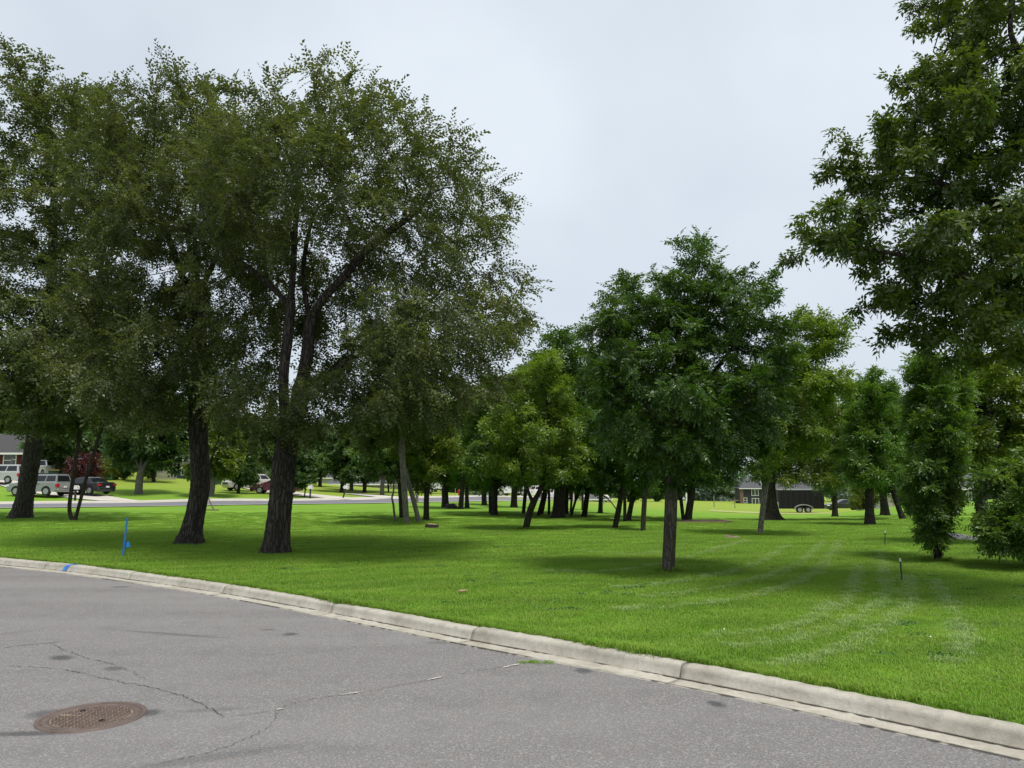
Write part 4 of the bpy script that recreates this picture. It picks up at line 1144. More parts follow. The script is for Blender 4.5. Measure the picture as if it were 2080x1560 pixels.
def plant(kind, p, label, group, s=1.0, lean=(0, 0), rz=0.0, name=None, mat=None, sxy=None):
    pr = protos[kind]
    o = pr if kind not in _used else copy_tree(pr)
    _used.add(kind)
    o.location = [float(c) for c in p]
    sxy = sxy or s
    o.scale = (sxy, sxy, s)
    o.rotation_mode = 'ZYX' if False else 'XYZ'
    o.rotation_euler = (Matrix.Rotation(R(lean[0]), 3, 'Y') @ Matrix.Rotation(R(lean[1]), 3, 'X') @ Matrix.Rotation(rz, 3, 'Z')).to_euler()
    if name: o.name = name
    tag(o, label, 'tree', group)
    for ch in o.children:
        if 'crown' in ch.name:
            for sl in ch.material_slots:
                sl.link = 'DATA'
                if mat is not None: sl.link = 'OBJECT'; sl.material = mat
    return o
GR = 'trees of the shady grove'
grove = [  # u, v of the trunk base, kind, scale, lean right in degrees, label
    (905, 1031, 'stout', 0.64, 0, 'thick dark grove tree with a black lump at its foot'),
    (936, 1034, 'medium', 0.84, 7, 'leaning dark grove tree right of the red hydrant'),
    (949, 1032, 'medium', 0.74, 1, 'straight brownish trunk directly behind the leaning tree by the hydrant'),
    (984, 1026, 'stout', 0.59, -2, 'thick grey-brown grove trunk beside the blue spruce'),
    (1004, 1047, 'fork', 0.76, 2, 'dark forked grove tree paired with a slim straight stem'),
    (996, 1043, 'slim', 1.00, -1, 'slim straight stem touching the dark forked grove tree'),
    (1044, 1031, 'stout', 0.63, 4, 'thick leaning grove tree in front of the parked white truck'),
    (1063, 1043, 'slim', 1.14, 6, 'slim trunk just left of the crooked box elder fork'),
    (1093, 1048, 'slim', 1.04, 15, 'leaning stem right of the box elder, left one of a leaning pair'),
    (1100, 1045, 'slim', 1.09, 12, 'leaning stem right of the box elder, right one of a leaning pair'),
    (1115, 1045, 'slim', 0.81, 1, 'thin upright pole-like stem between the leaning pair and the thickest trunk'),
    (1133, 1052, 'stout', 0.78, 2, 'thickest grove tree with a wide flared black base'),
    (1150, 1044, 'medium', 0.64, 1, 'upright dark trunk immediately right of the thickest grove tree'),
    (1159, 1041, 'slim', 0.76, 5, 'very thin stem leaning slightly right, second right of the thickest grove tree'),
    (1160, 1048, 'slim', 0.71, 17, 'very thin stem leaning far right near the thickest grove tree'),
    (1183, 1036, 'slim', 0.95, 2, 'slim upright far trunk left of the grey-roofed distant house'),
    (1186, 1050, 'medium', 0.68, 6, 'dark trunk leaning right beside the slim upright far trunk'),
    (1219, 1042, 'medium', 0.68, 0, 'straight trunk in front of the grey-roofed distant house'),
    (1269, 1060, 'slim', 0.81, 1, 'thin straight stem left of a leaning trunk at the edge of the field'),
    (1275, 1058, 'medium', 0.60, 10, 'leaning trunk at the sunny field edge behind the cut-off trunk'),
    (1388, 1056, 'slim', 1.04, -5, 'slim trunk leaning left beside the double trunk on its mulch mound'),
    (1397, 1060, 'fork', 0.76, 11, 'double trunk leaning right on a bare mulch mound'),
    (866, 1057, 'medium', 0.64, 3, 'dark straight trunk right of the grey leaning pair'),
    (1803, 1047, 'medium', 0.76, -3, 'dark trunk on the sunny rise right of the shaded round tree'),
    (1834, 1054, 'medium', 0.68, -13, 'dark trunk leaning left on the sunny rise')]
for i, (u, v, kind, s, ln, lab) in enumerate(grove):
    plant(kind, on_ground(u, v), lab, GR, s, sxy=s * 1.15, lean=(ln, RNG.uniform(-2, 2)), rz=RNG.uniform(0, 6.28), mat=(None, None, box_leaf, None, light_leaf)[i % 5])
for u_, d_, s_, mt, lab in ((1792, 47, .80, None, 'tall dark tree rising behind the shaded round-crowned tree'), (1692, 52, .74, light_leaf, 'lighter tall tree on a dark trunk just right of the black trailer')):
    plant('stout', stand(u_, d_), lab, 'tall trees near the trailer', s_, (0, 0), RNG.uniform(0, 6.28), mat=mt, sxy=s_ * .78)
# tree t and the knotted trunk
bp = on_ground(1249, 1073); D = bp[1]
tree('grove_tree', 'grove tree with a side branch reaching left, nearest trunk at the grove edge', bp,
     [line_px([(1248, 1076), (1256, 1040), (1262, 1005), (1270, 960), (1275, 900), (1270, 840)], D), line_px([(1254, 1035), (1240, 1018, .1), (1224, 1005, .2), (1215, 985, .3)], D), line_px([(1262, 1005), (1245, 996, 0), (1222, 1000, 0)], D), line_px([(1268, 970), (1290, 930, 0), (1300, 890, 0)], D)],
     px_lobes([(1240, 900, 45, 50, 0, 1.3), (1285, 880, 40, 50, 0, 1.2), (1215, 960, 30, 35, 0, 1), (1265, 960, 35, 25, 0, 1), (1300, 950, 25, 30, 0, .8), (1210, 880, 30, 40, .3, 1)], D),
     0.10, maple_leaf, dark_bark, ASH_FAR, 30, n_attr=600, n_spray=2600, step=.25, dk=.36, shell=.35, low=1.4, scale=.7, group=GR)
bp = on_ground(1306, 1078); D = bp[1]
tree('grove_tree', 'cut-off looking knotted trunk left of the solitary dark ash', bp,
     [line_px([(1306, 1081), (1307, 1050), (1309, 1020), (1311, 980), (1312, 940), (1315, 890)], D), line_px([(1307, 1036), (1303, 1031, -.1)], D)],
     px_lobes([(1310, 950, 35, 40, 0, 1), (1320, 890, 35, 40, 0, 1), (1295, 1000, 20, 12, 0, .6)], D),
     0.085, maple_leaf, ash_bark, ASH_FAR, 31, n_attr=350, n_spray=1400, step=.25, dk=.36, shell=.35, low=1.4, scale=.65, group=GR)
# leaning grey pair with companions under the right side of the big elm
bp = on_ground(826, 1066); D = bp[1]
tree('young_elm_tree', 'tall slender pale grey trunk rising into the big elm crown', bp,
     [line_px([(826, 1069), (823, 1020), (819, 960), (816, 900), (814, 850), (818, 780), (825, 700)], D)],
     px_lobes([(820, 760, 70, 60, 0, 2), (860, 830, 60, 45, -.5, 1.8), (780, 840, 60, 45, 0, 1.8), (800, 700, 60, 40, 0, 1.8)], D),
     0.115, elm_leaf, grey_bark, ELM_FAR, 32, n_attr=700, n_spray=3000, step=.32, dk=.46, shell=.35, flare=.3, low=3.2, scale=.8, droop=.3)
bp = on_ground(851, 1063); D = bp[1]
tree('young_elm_tree', 'grey trunk leaning left against the tall slender pale trunk', bp,
     [line_px([(852, 1066), (844, 1030), (834, 995), (824, 960), (812, 915), (800, 870)], D)],
     px_lobes([(790, 840, 50, 40, 0, 1.6), (830, 870, 40, 35, .3, 1.4), (760, 880, 45, 30, 0, 1.4)], D),
     0.095, elm_leaf, grey_bark, ELM_FAR, 33, n_attr=400, n_spray=1500, step=.32, dk=.46, shell=.35, flare=.3, low=2.6, scale=.8, droop=.3)
bp = on_ground(816, 1052); D = bp[1]
tree('young_elm_tree', 'dark upright trunk half hidden behind the pale slender trunk', bp,
     [line_px([(816, 1055), (815, 1020), (812, 980), (806, 930), (800, 880)], D), line_px([(812, 985), (795, 955, 0), (775, 930, 0)], D)],
     px_lobes([(800, 900, 55, 45, 0, 2), (750, 920, 45, 35, 0, 1.6), (850, 920, 40, 35, 0, 1.6)], D),
     0.11, maple_leaf, dark_bark, ASH_FAR, 34, n_attr=450, n_spray=2200, step=.32, dk=.46, shell=.35, low=2.2, scale=.8)
bp = on_ground(802, 1060); D = bp[1]
sn = empty('dead_sapling', bp, 'thin crooked dead sapling left of the pale slender trunk', 'sapling')
P = np.array(line_px([(802, 1062), (801, 1045), (799, 1025), (796, 1011), (799, 1000), (800, 985), (799, 975)], D)) - bp
tb = tubes(P, np.arange(-1, len(P) - 1), np.linspace(.05, .03, len(P)), None, 0, 9, RNG)
add('trunk', mesh_np('trunk', tb[0], quads=tb[1], smooth=True), grey_bark, sn)
bp = on_ground(847, 1021); D = bp[1]
sn = empty('dead_snag', bp, 'bare pale broken-topped snag standing by the far street', 'snag')
P = np.array(line_px([(846, 1023), (847, 1005), (849, 985), (850, 966)], D)) - bp
tb = tubes(P, np.arange(-1, len(P) - 1), np.linspace(.13, .085, len(P)), None, 0, 9, RNG)
add('trunk', mesh_np('trunk', tb[0], quads=tb[1], smooth=True), grey_bark, sn)
MB().cyl(P[-1], P[-1] + [0.05, 0, .22], .05, .008, 6).add('broken_top', grey_bark, sn)

# ------------------------------------------------------------------ background planting
protos['bush'] = generic('bush', 1.7, 0.15, 0.95, 0.05, far_leaf, dark_bark, ASH_FAR, 49, 260, 900, .2, .8, fork=True)
red_leaf = leaf_mat('red_leaf', (0.05, 0.010, 0.012), (0.085, 0.014, 0.018), (0.13, 0.03, 0.03))
lime_leaf = leaf_mat('lime_leaf', (0.09, 0.13, 0.015), (0.16, 0.20, 0.02), (0.25, 0.28, 0.04))
ST = 'yard trees across the far street'
for u, d, kind, s, ln, lab in (
    (283, 68, 'yard', 1.0, 2, 'pale grey yard tree with a stout trunk spreading wide above the far lawn'),
    (312, 83, 'yard_round', .8, -3, 'dark-trunked yard tree in front of the picket fence'),
    (430, 67, 'yard', .72, 4, 'grey forked yard tree just right of the dark elm trunk'),
    (485, 73, 'yard_round', .55, 3, 'small dark tree in front of the white crossover bonnet'),
    (115, 80, 'yard_round', .95, 0, 'yard tree behind the white pickup and the green bin'),
    (619, 72, 'yard_small', .95, 0, 'slim young street tree right of the big forked elm trunk'),
    (694, 88, 'yard_round', .85, 4, 'tree behind the white mailbox, leaning right'),
    (714, 94, 'yard', .7, 0, 'trunk in front of the low beige building, first of four'),
    (741, 91, 'yard_round', .85, 0, 'thicker trunk in front of the low beige building, second of four'),
    (777, 84, 'yard', .75, 0, 'trunk in front of the low beige building, third of four'),
    (790, 95, 'yard_small', 1.5, 0, 'slim trunk at the end of the low beige building'),
    (560, 96, 'yard_round', .95, 0, 'round tree beyond the white crossover'),
    (650, 100, 'yard_round', .9, 0, 'round tree left of the low beige building'),
    (350, 100, 'yard_round', 1.05, 0, 'large dark tree shading the blue house'),
    (215, 92, 'yard_round', 1.05, 0, 'dense tree over the lime bush and green tarp'),
    (885, 112, 'yard_round', .75, 0, 'rounded tree right of the white camper trailer'),
    (935, 110, 'yard_small', 1.3, 0, 'yellowish small tree behind the red hydrant'),
    (1000, 118, 'yard_round', .9, 0, 'tree behind the blue spruce')):
    plant(kind, stand(u, d), lab, ST, s, (ln, 0), RNG.uniform(0, 6.28), mat=golden_leaf if 'yellowish' in lab else box_leaf if 'grey forked' in lab else None)
back_rows = ((-110, 100, .8, 'off the left of the red house roof'), (-30, 112, .85, 'behind the red house'), (60, 104, .75, 'above the white pickup'), (150, 112, .8, 'behind the red shrub'), (240, 118, .8, 'behind the green tarp fence'),
    (310, 122, .75, 'behind the stout pale grey yard tree'), (400, 120, .8, 'behind the blue house'), (480, 126, .72, 'behind the open garage'), (555, 120, .7, 'behind the dark red car'), (630, 130, .72, 'above the slim young street tree'), (700, 128, .7, 'behind the leaning mailbox'),
    (770, 140, .72, 'behind the long beige building'), (850, 138, .75, 'behind the white camper'), (930, 150, .7, 'behind the red hydrant'), (1010, 150, .7, 'right of the blue spruce'), (1090, 160, .65, 'behind the box elder fork'), (1150, 170, .6, 'behind the thickest grove trunk'),
    (1215, 190, .6, 'behind the grey-roofed ranch house'), (1275, 200, .55, 'right of the grey-roofed ranch house'), (1330, 215, .5, 'left of the pale utility pole'), (1880, 95, .5, 'behind the slate-blue roof'), (1960, 90, .6, 'behind the dark house with white eave'), (2050, 85, .7, 'at the right edge behind the bushy tree'))
for i, (u, d, s, where) in enumerate(back_rows):
    plant('back', stand(u, d), 'tall dark background tree ' + where, 'background trees behind the houses', s, (0, 0), RNG.uniform(0, 6.28), sxy=s * 1.15)
BU = 'garden bushes'
for u, d, s, mt, lab in ((163, 76, 1.7, red_leaf, 'tall dark red shrub beside the red house'), (207, 82, 1.5, lime_leaf, 'bright lime yellow bush beside the green tarp'), (252, 84, 1.1, None, 'low dark bush right of the green tarp'),
                      (300, 88, 1.1, None, 'low dark bush left of the picket fence'), (1858, 66, 1.4, None, 'green bush on the sunny rise beside the leaning trunk'), (1835, 74, 1.3, None, 'pale green bush below the slate roof'), (1755, 72, 1.5, box_leaf, 'yellow-green bush right of the trailer behind the shaded tree'),
                      (1030, 108, 1.5, None, 'dark bush left of the parked white truck'), (870, 118, 1.5, box_leaf, 'light green bush behind the camper trailer'), (520, 84, 1.6, None, 'dark bush behind the white crossover'), (570, 82, 1.5, None, 'dark bush behind the red car')):
    o = plant('bush', stand(u, d), lab, BU, s, (0, 0), RNG.uniform(0, 6.28), mat=mt)
    o['category'] = 'bush'
# far wood closing the field
r = np.random.default_rng(5)
tp, td = [], []
for i in range(60):
    u = r.uniform(1180, 1960); d = r.uniform(250, 300)
    p = stand(u, d); h = r.uniform(5, 8.5); w = r.uniform(4, 7)
    q = r.normal(0, 1, (42, 3)); q /= np.linalg.norm(q, axis=1)[:, None]
    tp.append(p + [0, 0, h * .55] + q * [w, w, h * .5] * r.uniform(.7, 1, (42, 1))); td.append(q + [0, 0, .2])
haze_leaf = leaf_mat('haze_tinted_leaf', (0.075, 0.115, 0.085), (0.10, 0.15, 0.105), (0.13, 0.185, 0.12), clump=.06)  # pale blue-green paints the haze of distance into the leaves
fo = foliage('distant_treeline', np.vstack(tp), np.vstack(td), np.full(60 * 42, 6.0), FAR, r, haze_leaf, None)
tag(fo, 'hazy distant treeline on the horizon beyond the field', 'treeline', kind='stuff')
# conifers
def spruce(p, h, rad_, mat, label, seed):
    root = empty('spruce_tree', p, label, 'tree')
    MB().cyl((0, 0, -.1), (0, 0, h * .95), .12, .02, 8).add('trunk', dark_bark, root)
    rr = np.random.default_rng(seed)
    n = 650
    z = h * (1 - np.sqrt(rr.uniform(0, 1, n))) * .98 + .15
    a = rr.uniform(0, 6.28, n) ; tier = np.floor(z / .38) * .38 + .1
    q = rad_ * (1 - z / h) * rr.uniform(.45, 1.05, n)
    p_ = np.stack([np.cos(a) * q, np.sin(a) * q, tier - q * .18 + rr.normal(0, .05, n)], 1)
    d_ = np.stack([np.cos(a), np.sin(a), -.15 + 0 * a], 1)
    foliage('crown', p_, d_, np.full(n, 1.25), NEEDLE, rr, mat, root)
def spray_needle(r):
    out = []
    for i in range(8):
        p = np.array([0, .07 * i, -.004 * i * i])
        for sd in (-1, 1):
            out += leaf_quads(p, unit([sd * .9, .6, .1 * r.normal()]), unit([r.normal(0, .3), 0, 1]), .16 - .01 * i, .05)
    return np.array(out)
NEEDLE = make_templates(spray_needle, 4, 8)
blue_needle = leaf_mat('blue_needle', (0.055, 0.095, 0.095), (0.095, 0.150, 0.150), (0.17, 0.24, 0.24), transl=.1)
green_needle = leaf_mat('green_needle', (0.020, 0.045, 0.028), (0.035, 0.07, 0.042), (0.07, 0.12, 0.075), transl=.1)
spruce(stand(967, 97), 4.2, 1.7, blue_needle, 'blue spruce standing across the far street beyond the grove', 1)
spruce(stand(103, 84), 8.0, 2.6, green_needle, 'dark green spruce beside the red house', 2)
spruce(stand(130, 88), 7.0, 2.4, green_needle, 'second dark spruce between the red house and red shrub', 3)

# ------------------------------------------------------------------ far street with driveways
m_road2, t, b, o = new_mat('far_asphalt')
pos = geo_pos(t)
t.links.new(mixc(t, noise(t, pos, 1.5, 5), (0.125, 0.125, 0.14), (0.17, 0.17, 0.185)), b.inputs['Base Color']); b.inputs['Roughness'].default_value = .9
near = catmull([at(u, v, d)[:2] for u, v, d in ((-500, 1046, 40), (-250, 1040, 44), (0, 1033, 50), (300, 1029, 53), (550, 1025, 57), (840, 1021, 65), (1040, 1017, 72), (1150, 1016, 84), (1210, 1015, 102), (1240, 1014, 125))], 14)
T = np.gradient(near, axis=0); T /= np.linalg.norm(T, axis=1)[:, None]; Nn = np.stack([-T[:, 1], T[:, 0]], 1)
Nn[Nn[:, 1] < 0] *= -1
def strip(name, a, e, dz, mat, parent=None, thick=None):
    A, E_ = near + Nn * a, near + Nn * e
    k = len(A)
    V = np.concatenate([np.c_[A, ground(A[:, 0], A[:, 1]) + dz], np.c_[E_, ground(E_[:, 0], E_[:, 1]) + dz]])
    Q = [(i, i + 1, k + i + 1, k + i) for i in range(k - 1)]
    if thick:
        V = np.concatenate([V, np.c_[A, ground(A[:, 0], A[:, 1]) + dz - thick]]); Q += [(2 * k + i, 2 * k + i + 1, i + 1, i) for i in range(k - 1)]
    return add(name, mesh_np(name, V, quads=Q, smooth=False), mat, parent)
far_street = tag(strip('far_street', 0, 8.2, .04, m_road2), kind='structure')
m_conc_far = plain('far_concrete', (0.50, 0.47, 0.42), .9, scale=1.5)
strip('gutter', 7.5, 8.3, .05, m_conc_far, far_street)
strip('far_kerb', 8.3, 8.75, .17, m_conc_far, far_street, thick=.14)
strip('near_gutter', -.25, .35, .05, m_conc_far, far_street)
def sheet(name, pts, dz, mat):
    """Slab laid over the terrain: pairs of (u, d) along its two sides."""
    V, Q = [], []
    L = [np.array(stand(u, d)) for u, d in pts[0]]; Rr = [np.array(stand(u, d)) for u, d in pts[1]]
    L, Rr = catmull(L, 6), catmull(Rr, 6)
    n = len(L)
    for a, e in zip(L, Rr):
        for q in np.linspace(0, 1, 5):
            p = a + (e - a) * q
            V.append((p[0], p[1], gz(p[0], p[1]) + dz))
    for i in range(n - 1):
        for j in range(4):
            Q.append((i * 5 + j, i * 5 + j + 1, i * 5 + 6 + j, i * 5 + 5 + j))
    return tag(add(name, mesh_np(name, V, quads=Q), mat), kind='structure')
sheet('driveway', ([(205, 61.5), (120, 64), (20, 69), (-40, 76)], [(285, 62), (190, 67), (90, 73), (30, 80)]), .07, m_conc_far)
sheet('driveway', ([(720, 68.5), (640, 72), (540, 77), (470, 86)], [(775, 69.5), (680, 75), (600, 81), (500, 90)]), .07, m_conc_far)
sheet('driveway', ([(800, 71), (760, 76), (700, 84)], [(845, 72.5), (800, 79), (735, 87)]), .07, m_conc_far)
m_gravel = plain('gravel_track', (0.36, 0.34, 0.29), .95, var=.35, scale=3)
sheet('gravel_track', ([(1440, 74), (1560, 72), (1700, 70), (1800, 66)], [(1440, 80), (1560, 80), (1700, 78), (1790, 72)]), .03, plain('dry_grass_track', (0.30, 0.33, 0.10), .95, var=.3, scale=1.2))

# ------------------------------------------------------------------ houses
m_glass, t, b, o = new_mat('window_glass')
b.inputs['Base Color'].default_value = (0.03, 0.04, 0.045, 1); b.inputs['Roughness'].default_value = .08; b.inputs['Specular IOR Level'].default_value = .8
m_white = plain('white_trim', (0.74, 0.74, 0.72), .6, var=.06)
m_shingle = plain('dark_shingle', (0.055, 0.053, 0.055), .95, var=.35, scale=9)
m_greyroof = plain('grey_shingle', (0.085, 0.085, 0.095), .95, var=.3, scale=7)
def house(name, label, u0, u1, v_eave, v_ridge, d, depth, wall, roof, windows=(), doors=(), rz=0.0, hip=0.0, gable_front=False, overhang=.45, cat='house', sink=.6, roof_name='roof', siding=None):
    a, e = at(u0, v_eave, d), at(u1, v_eave, d)
    x0, x1, ze = a[0], e[0], a[2]
    zr = at(u0, v_ridge, d + depth / 2)[2]
    cx = (x0 + x1) / 2; w = (x1 - x0) / 2
    zb = min(gz(x0, d), gz(x1, d), gz(cx, d)) - sink
    root = empty(name, (cx, d, zb), label, cat, rz=rz)
    H, Rz = ze - zb, zr - zb
    m = MB()
    if gable_front:
        m.v += [(-w, 0, 0), (w, 0, 0), (w, 0, H), (0, 0, Rz - .1), (-w, 0, H), (-w, depth, 0), (w, depth, 0), (w, depth, H), (0, depth, Rz - .1), (-w, depth, H)]
        m.f += [(0, 1, 2, 3, 4), (9, 8, 7, 6, 5), (0, 5, 6, 1), (1, 6, 7, 2), (4, 9, 5, 0), (2, 7, 8, 3), (3, 8, 9, 4)]
    else:
        m.v += [(-w, 0, 0), (w, 0, 0), (w, depth, 0), (-w, depth, 0), (-w, 0, H), (w, 0, H), (w, depth, H), (-w, depth, H), (-w, depth / 2, Rz - .1), (w, depth / 2, Rz - .1)]
        m.f += [(3, 2, 1, 0), (0, 1, 5, 4), (2, 3, 7, 6), (1, 2, 6, 9, 5), (3, 0, 4, 8, 7), (4, 5, 9, 8), (6, 7, 8, 9)]
    m.add('wall', wall, root)
    o_ = overhang; th = .16
    rm = MB()
    if gable_front:
        s_ = (Rz - H) / w
        for sg in (-1, 1):
            rm.quad((0, -o_, Rz + .06), (sg * (w + o_), -o_, H - s_ * o_ + .06), (sg * (w + o_), depth + o_, H - s_ * o_ + .06), (0, depth + o_, Rz + .06))
            rm.quad((0, -o_, Rz - th + .06), (sg * (w + o_), -o_, H - s_ * o_ - th + .06), (sg * (w + o_), depth + o_, H - s_ * o_ - th + .06), (0, depth + o_, Rz - th + .06))
            rm.quad((0, -o_, Rz + .06), (0, -o_, Rz - th + .06), (sg * (w + o_), -o_, H - s_ * o_ - th + .06), (sg * (w + o_), -o_, H - s_ * o_ + .06))
    else:
        s_ = (Rz - H) / (depth / 2)
        for yy, sg in ((0, -1), (depth, 1)):
            y_e = yy + sg * o_
            rm.quad((-w - o_ + hip, depth / 2, Rz + .06), (w + o_ - hip, depth / 2, Rz + .06), (w + o_, y_e, H - s_ * o_ + .06), (-w - o_, y_e, H - s_ * o_ + .06))
            rm.quad((-w - o_ + hip, depth / 2, Rz - th + .06), (w + o_ - hip, depth / 2, Rz - th + .06), (w + o_, y_e, H - s_ * o_ - th + .06), (-w - o_, y_e, H - s_ * o_ - th + .06))
        if hip:
            for sg in (-1, 1):
                rm.quad((sg * (w + o_ - hip), depth / 2, Rz + .06), (sg * (w + o_), -o_, H - s_ * o_ + .06), (sg * (w + o_), depth + o_, H - s_ * o_ + .06))
    ro = rm.add(roof_name, roof, root)
    if not gable_front:
        MB().bb(-w - o_, w + o_, -o_ - .05, -o_ - .002, H - s_ * o_ - .16, H - s_ * o_ + .05).add('fascia', m_white, ro)
    k = d / F_PX
    def rect(r_):
        p, q = at(r_[0], r_[2], d), at(r_[1], r_[3], d)
        return p[0] - cx, q[0] - cx, q[2] - zb, p[2] - zb
    for wr in windows:
        X0, X1, Z0, Z1 = rect(wr)
        fr = MB()
        f_ = max(.07, .10)
        fr.bb(X0, X0 + f_, -.07, -.003, Z0, Z1).bb(X1 - f_, X1, -.07, -.003, Z0, Z1).bb(X0 + f_, X1 - f_, -.07, -.003, Z1 - f_, Z1).bb(X0 + f_, X1 - f_, -.07, -.003, Z0, Z0 + f_)
        n_m = wr[4] if len(wr) > 4 else 0
        if n_m == 1: fr.bb((X0 + X1) / 2 - .05, (X0 + X1) / 2 + .05, -.06, -.003, Z0 + f_, Z1 - f_)
        if n_m == 2: fr.bb(X0 + f_, X1 - f_, -.06, -.003, (Z0 + Z1) / 2 - .04, (Z0 + Z1) / 2 + .04)
        wo = MB().bb(X0 + f_, X1 - f_, -.03, -.012, Z0 + f_, Z1 - f_).add('window', m_glass, root)
        fr.add('frame', m_white, wo)
    for dr in doors:
        X0, X1, Z0, Z1 = rect(dr)
        do = MB().bb(X0, X1, -.05, -.004, Z0, Z1).add('door', dr[4], root)
        MB().bb(X0 - .1, X0 - .003, -.06, -.004, Z0, Z1 + .1).bb(X1 + .003, X1 + .1, -.06, -.004, Z0, Z1 + .1).bb(X0, X1, -.06, -.004, Z1 + .003, Z1 + .1).add('frame', m_white, do)
    return root
m_redwall = plain('dark_red_siding', (0.10, 0.012, 0.016), .8, var=.2)
m_bluewall = plain('blue_grey_siding', (0.055, 0.085, 0.11), .8, var=.15)
m_beige = plain('beige_siding', (0.50, 0.46, 0.39), .8, var=.1)
m_black = plain('black_siding', (0.014, 0.016, 0.022), .7, var=.2)
m_whitewall = plain('white_siding', (0.66, 0.68, 0.70), .7, var=.06)
m_garage_dark = plain('painted_garage_dark', (0.012, 0.012, 0.013), .9)  # near-black panel paints the unlit inside of the open garage
m_brown = plain('brown_siding', (0.14, 0.085, 0.06), .8, var=.2)
m_timber = plain('weathered_timber', (0.22, 0.18, 0.13), .9, var=.3, scale=14)
house('red_house', 'dark red house with white-trimmed window behind the silver minivan', -90, 68, 916, 884, 84, 7, m_redwall, m_shingle, windows=[(8, 24, 921, 949, 2), (25, 33, 921, 946, 2), (-60, -30, 925, 948, 1)], doors=[(48, 58, 922, 956, m_white)], hip=2)
house('timber_house', 'low brown house half hidden by the spruces and red shrub', 118, 200, 942, 924, 96, 7, m_brown, m_shingle, windows=[(124, 136, 950, 966, 1), (170, 184, 950, 966, 1)], hip=2)
house('blue_house', 'dark blue-grey house behind the picket fence', 352, 412, 944, 924, 96, 8, m_bluewall, m_greyroof, windows=[(368, 380, 953, 966, 1)], hip=1.5)
house('garage_house', 'white gabled house with an open dark garage behind the bin', 424, 500, 948, 915, 100, 9, m_whitewall, m_greyroof, doors=[(446, 472, 960, 990, m_garage_dark)], windows=[(482, 494, 958, 970, 1)], gable_front=True)
house('white_house', 'pale house glimpsed between trees right of the forked elm trunk', 565, 690, 968, 945, 122, 8, m_whitewall, m_greyroof, windows=[(590, 602, 980, 992, 1), (640, 652, 980, 992, 1), (672, 680, 980, 992)], hip=2)
house('long_building', 'long low beige building behind four tree trunks', 672, 806, 982, 969, 116, 9, m_beige, m_greyroof, windows=[(722, 730, 990, 999), (760, 768, 990, 999), (790, 798, 990, 999)], cat='building')
house('ranch_house', 'small distant ranch house with grey roof across the field', 1186, 1240, 1013, 1004, 150, 8, m_beige, m_greyroof, windows=[(1196, 1202, 1016, 1022), (1212, 1218, 1016, 1022), (1228, 1234, 1016, 1022)], hip=2)
house('apartment_building', 'dark clad apartment block with white-framed windows beyond the field', 1503, 1547, 989, 972, 222, 5, m_black, m_greyroof,
      windows=[(1526, 1541, 993, 1007, 1), (1527, 1542, 1012, 1026, 1), (1510, 1518, 1011, 1022, 2), (1510, 1518, 1029, 1036, 0), (1527, 1542, 1031, 1038, 1)], cat='building', gable_front=False, hip=3, sink=1)
house('apartment_building', 'white clad apartment wing with grey roof above the black trailer', 1552, 1660, 990, 966, 226, 6, m_whitewall, m_greyroof, windows=[(1575, 1590, 994, 1004, 1), (1605, 1617, 994, 1004, 1), (1630, 1640, 994, 1004, 1)], cat='building', hip=3, sink=1)
MB().bb(at(1503, 1000, 221.8)[0], at(1510, 1000, 221.8)[0], 221.85, 221.97, -6, at(1503, 990, 221.8)[2]).add('brown_panel', m_brown, bpy.data.objects['apartment_building'], loc=-np.array(bpy.data.objects['apartment_building'].location))
house('slate_house', 'house with slate-blue roof showing beside the leaning trunk on the rise', 1806, 1900, 1000, 980, 112, 8, m_beige, plain('slate_roof', (0.13, 0.15, 0.18), .9, var=.2, scale=6), windows=[(1822, 1832, 1006, 1016, 1)])
house('brown_house', 'dark house with white eave glimpsed between the right-hand trees', 1945, 2060, 988, 962, 62, 8, plain('dark_siding', (0.10, 0.095, 0.085), .8), m_greyroof, windows=[(1960, 1975, 998, 1022, 1), (1985, 1998, 998, 1022, 1)])  # dark siding is the wall's own colour

# ------------------------------------------------------------------ vehicles
m_tyre = plain('tyre_rubber', (0.012, 0.012, 0.013), .85)
m_rim = plain('alloy_rim', (0.36, 0.36, 0.38), .35, .6)
m_cglass, t, b, o = new_mat('car_glass'); b.inputs['Base Color'].default_value = (0.012, 0.014, 0.016, 1); b.inputs['Roughness'].default_value = .05
m_trim = plain('black_trim', (0.018, 0.018, 0.02), .6)
m_tail = plain('tail_light', (0.42, 0.012, 0.012), .25, var=.05)
m_head = plain('head_light', (0.75, 0.78, 0.8), .15, var=.03)
m_plate = plain('number_plate', (0.72, 0.72, 0.70), .5)
def paint(name, col, metal=.3):
    m = plain(name, col, .32, metal, .03)
    m.node_tree.nodes['Principled BSDF'].inputs['Coat Weight'].default_value = .6
    return m
KINDS_ = {  # length, width, height, bonnet z, belt z, greenhouse (x of base rear, roof rear, roof front, base front)
    'suv': dict(L=4.7, W=1.86, H=1.76, hood=1.08, belt=1.12, gh=(-2.26, -2.12, .55, 1.15), deck=None, wr=.37, clear=.30),
    'crossover': dict(L=4.55, W=1.85, H=1.64, hood=1.03, belt=1.07, gh=(-2.15, -1.62, .45, 1.2), deck=None, wr=.36, clear=.26),
    'van': dict(L=5.0, W=1.95, H=1.75, hood=1.06, belt=1.08, gh=(-2.42, -2.22, .85, 1.7), deck=None, wr=.33, clear=.22),
    'sedan': dict(L=4.75, W=1.84, H=1.45, hood=.92, belt=.95, gh=(-1.75, -.95, .25, 1.15), deck=1.03, wr=.33, clear=.20),
    'pickup': dict(L=5.6, W=2.0, H=1.85, hood=1.20, belt=1.22, gh=(-.35, -.15, .95, 1.5), deck=1.20, wr=.40, clear=.38)}
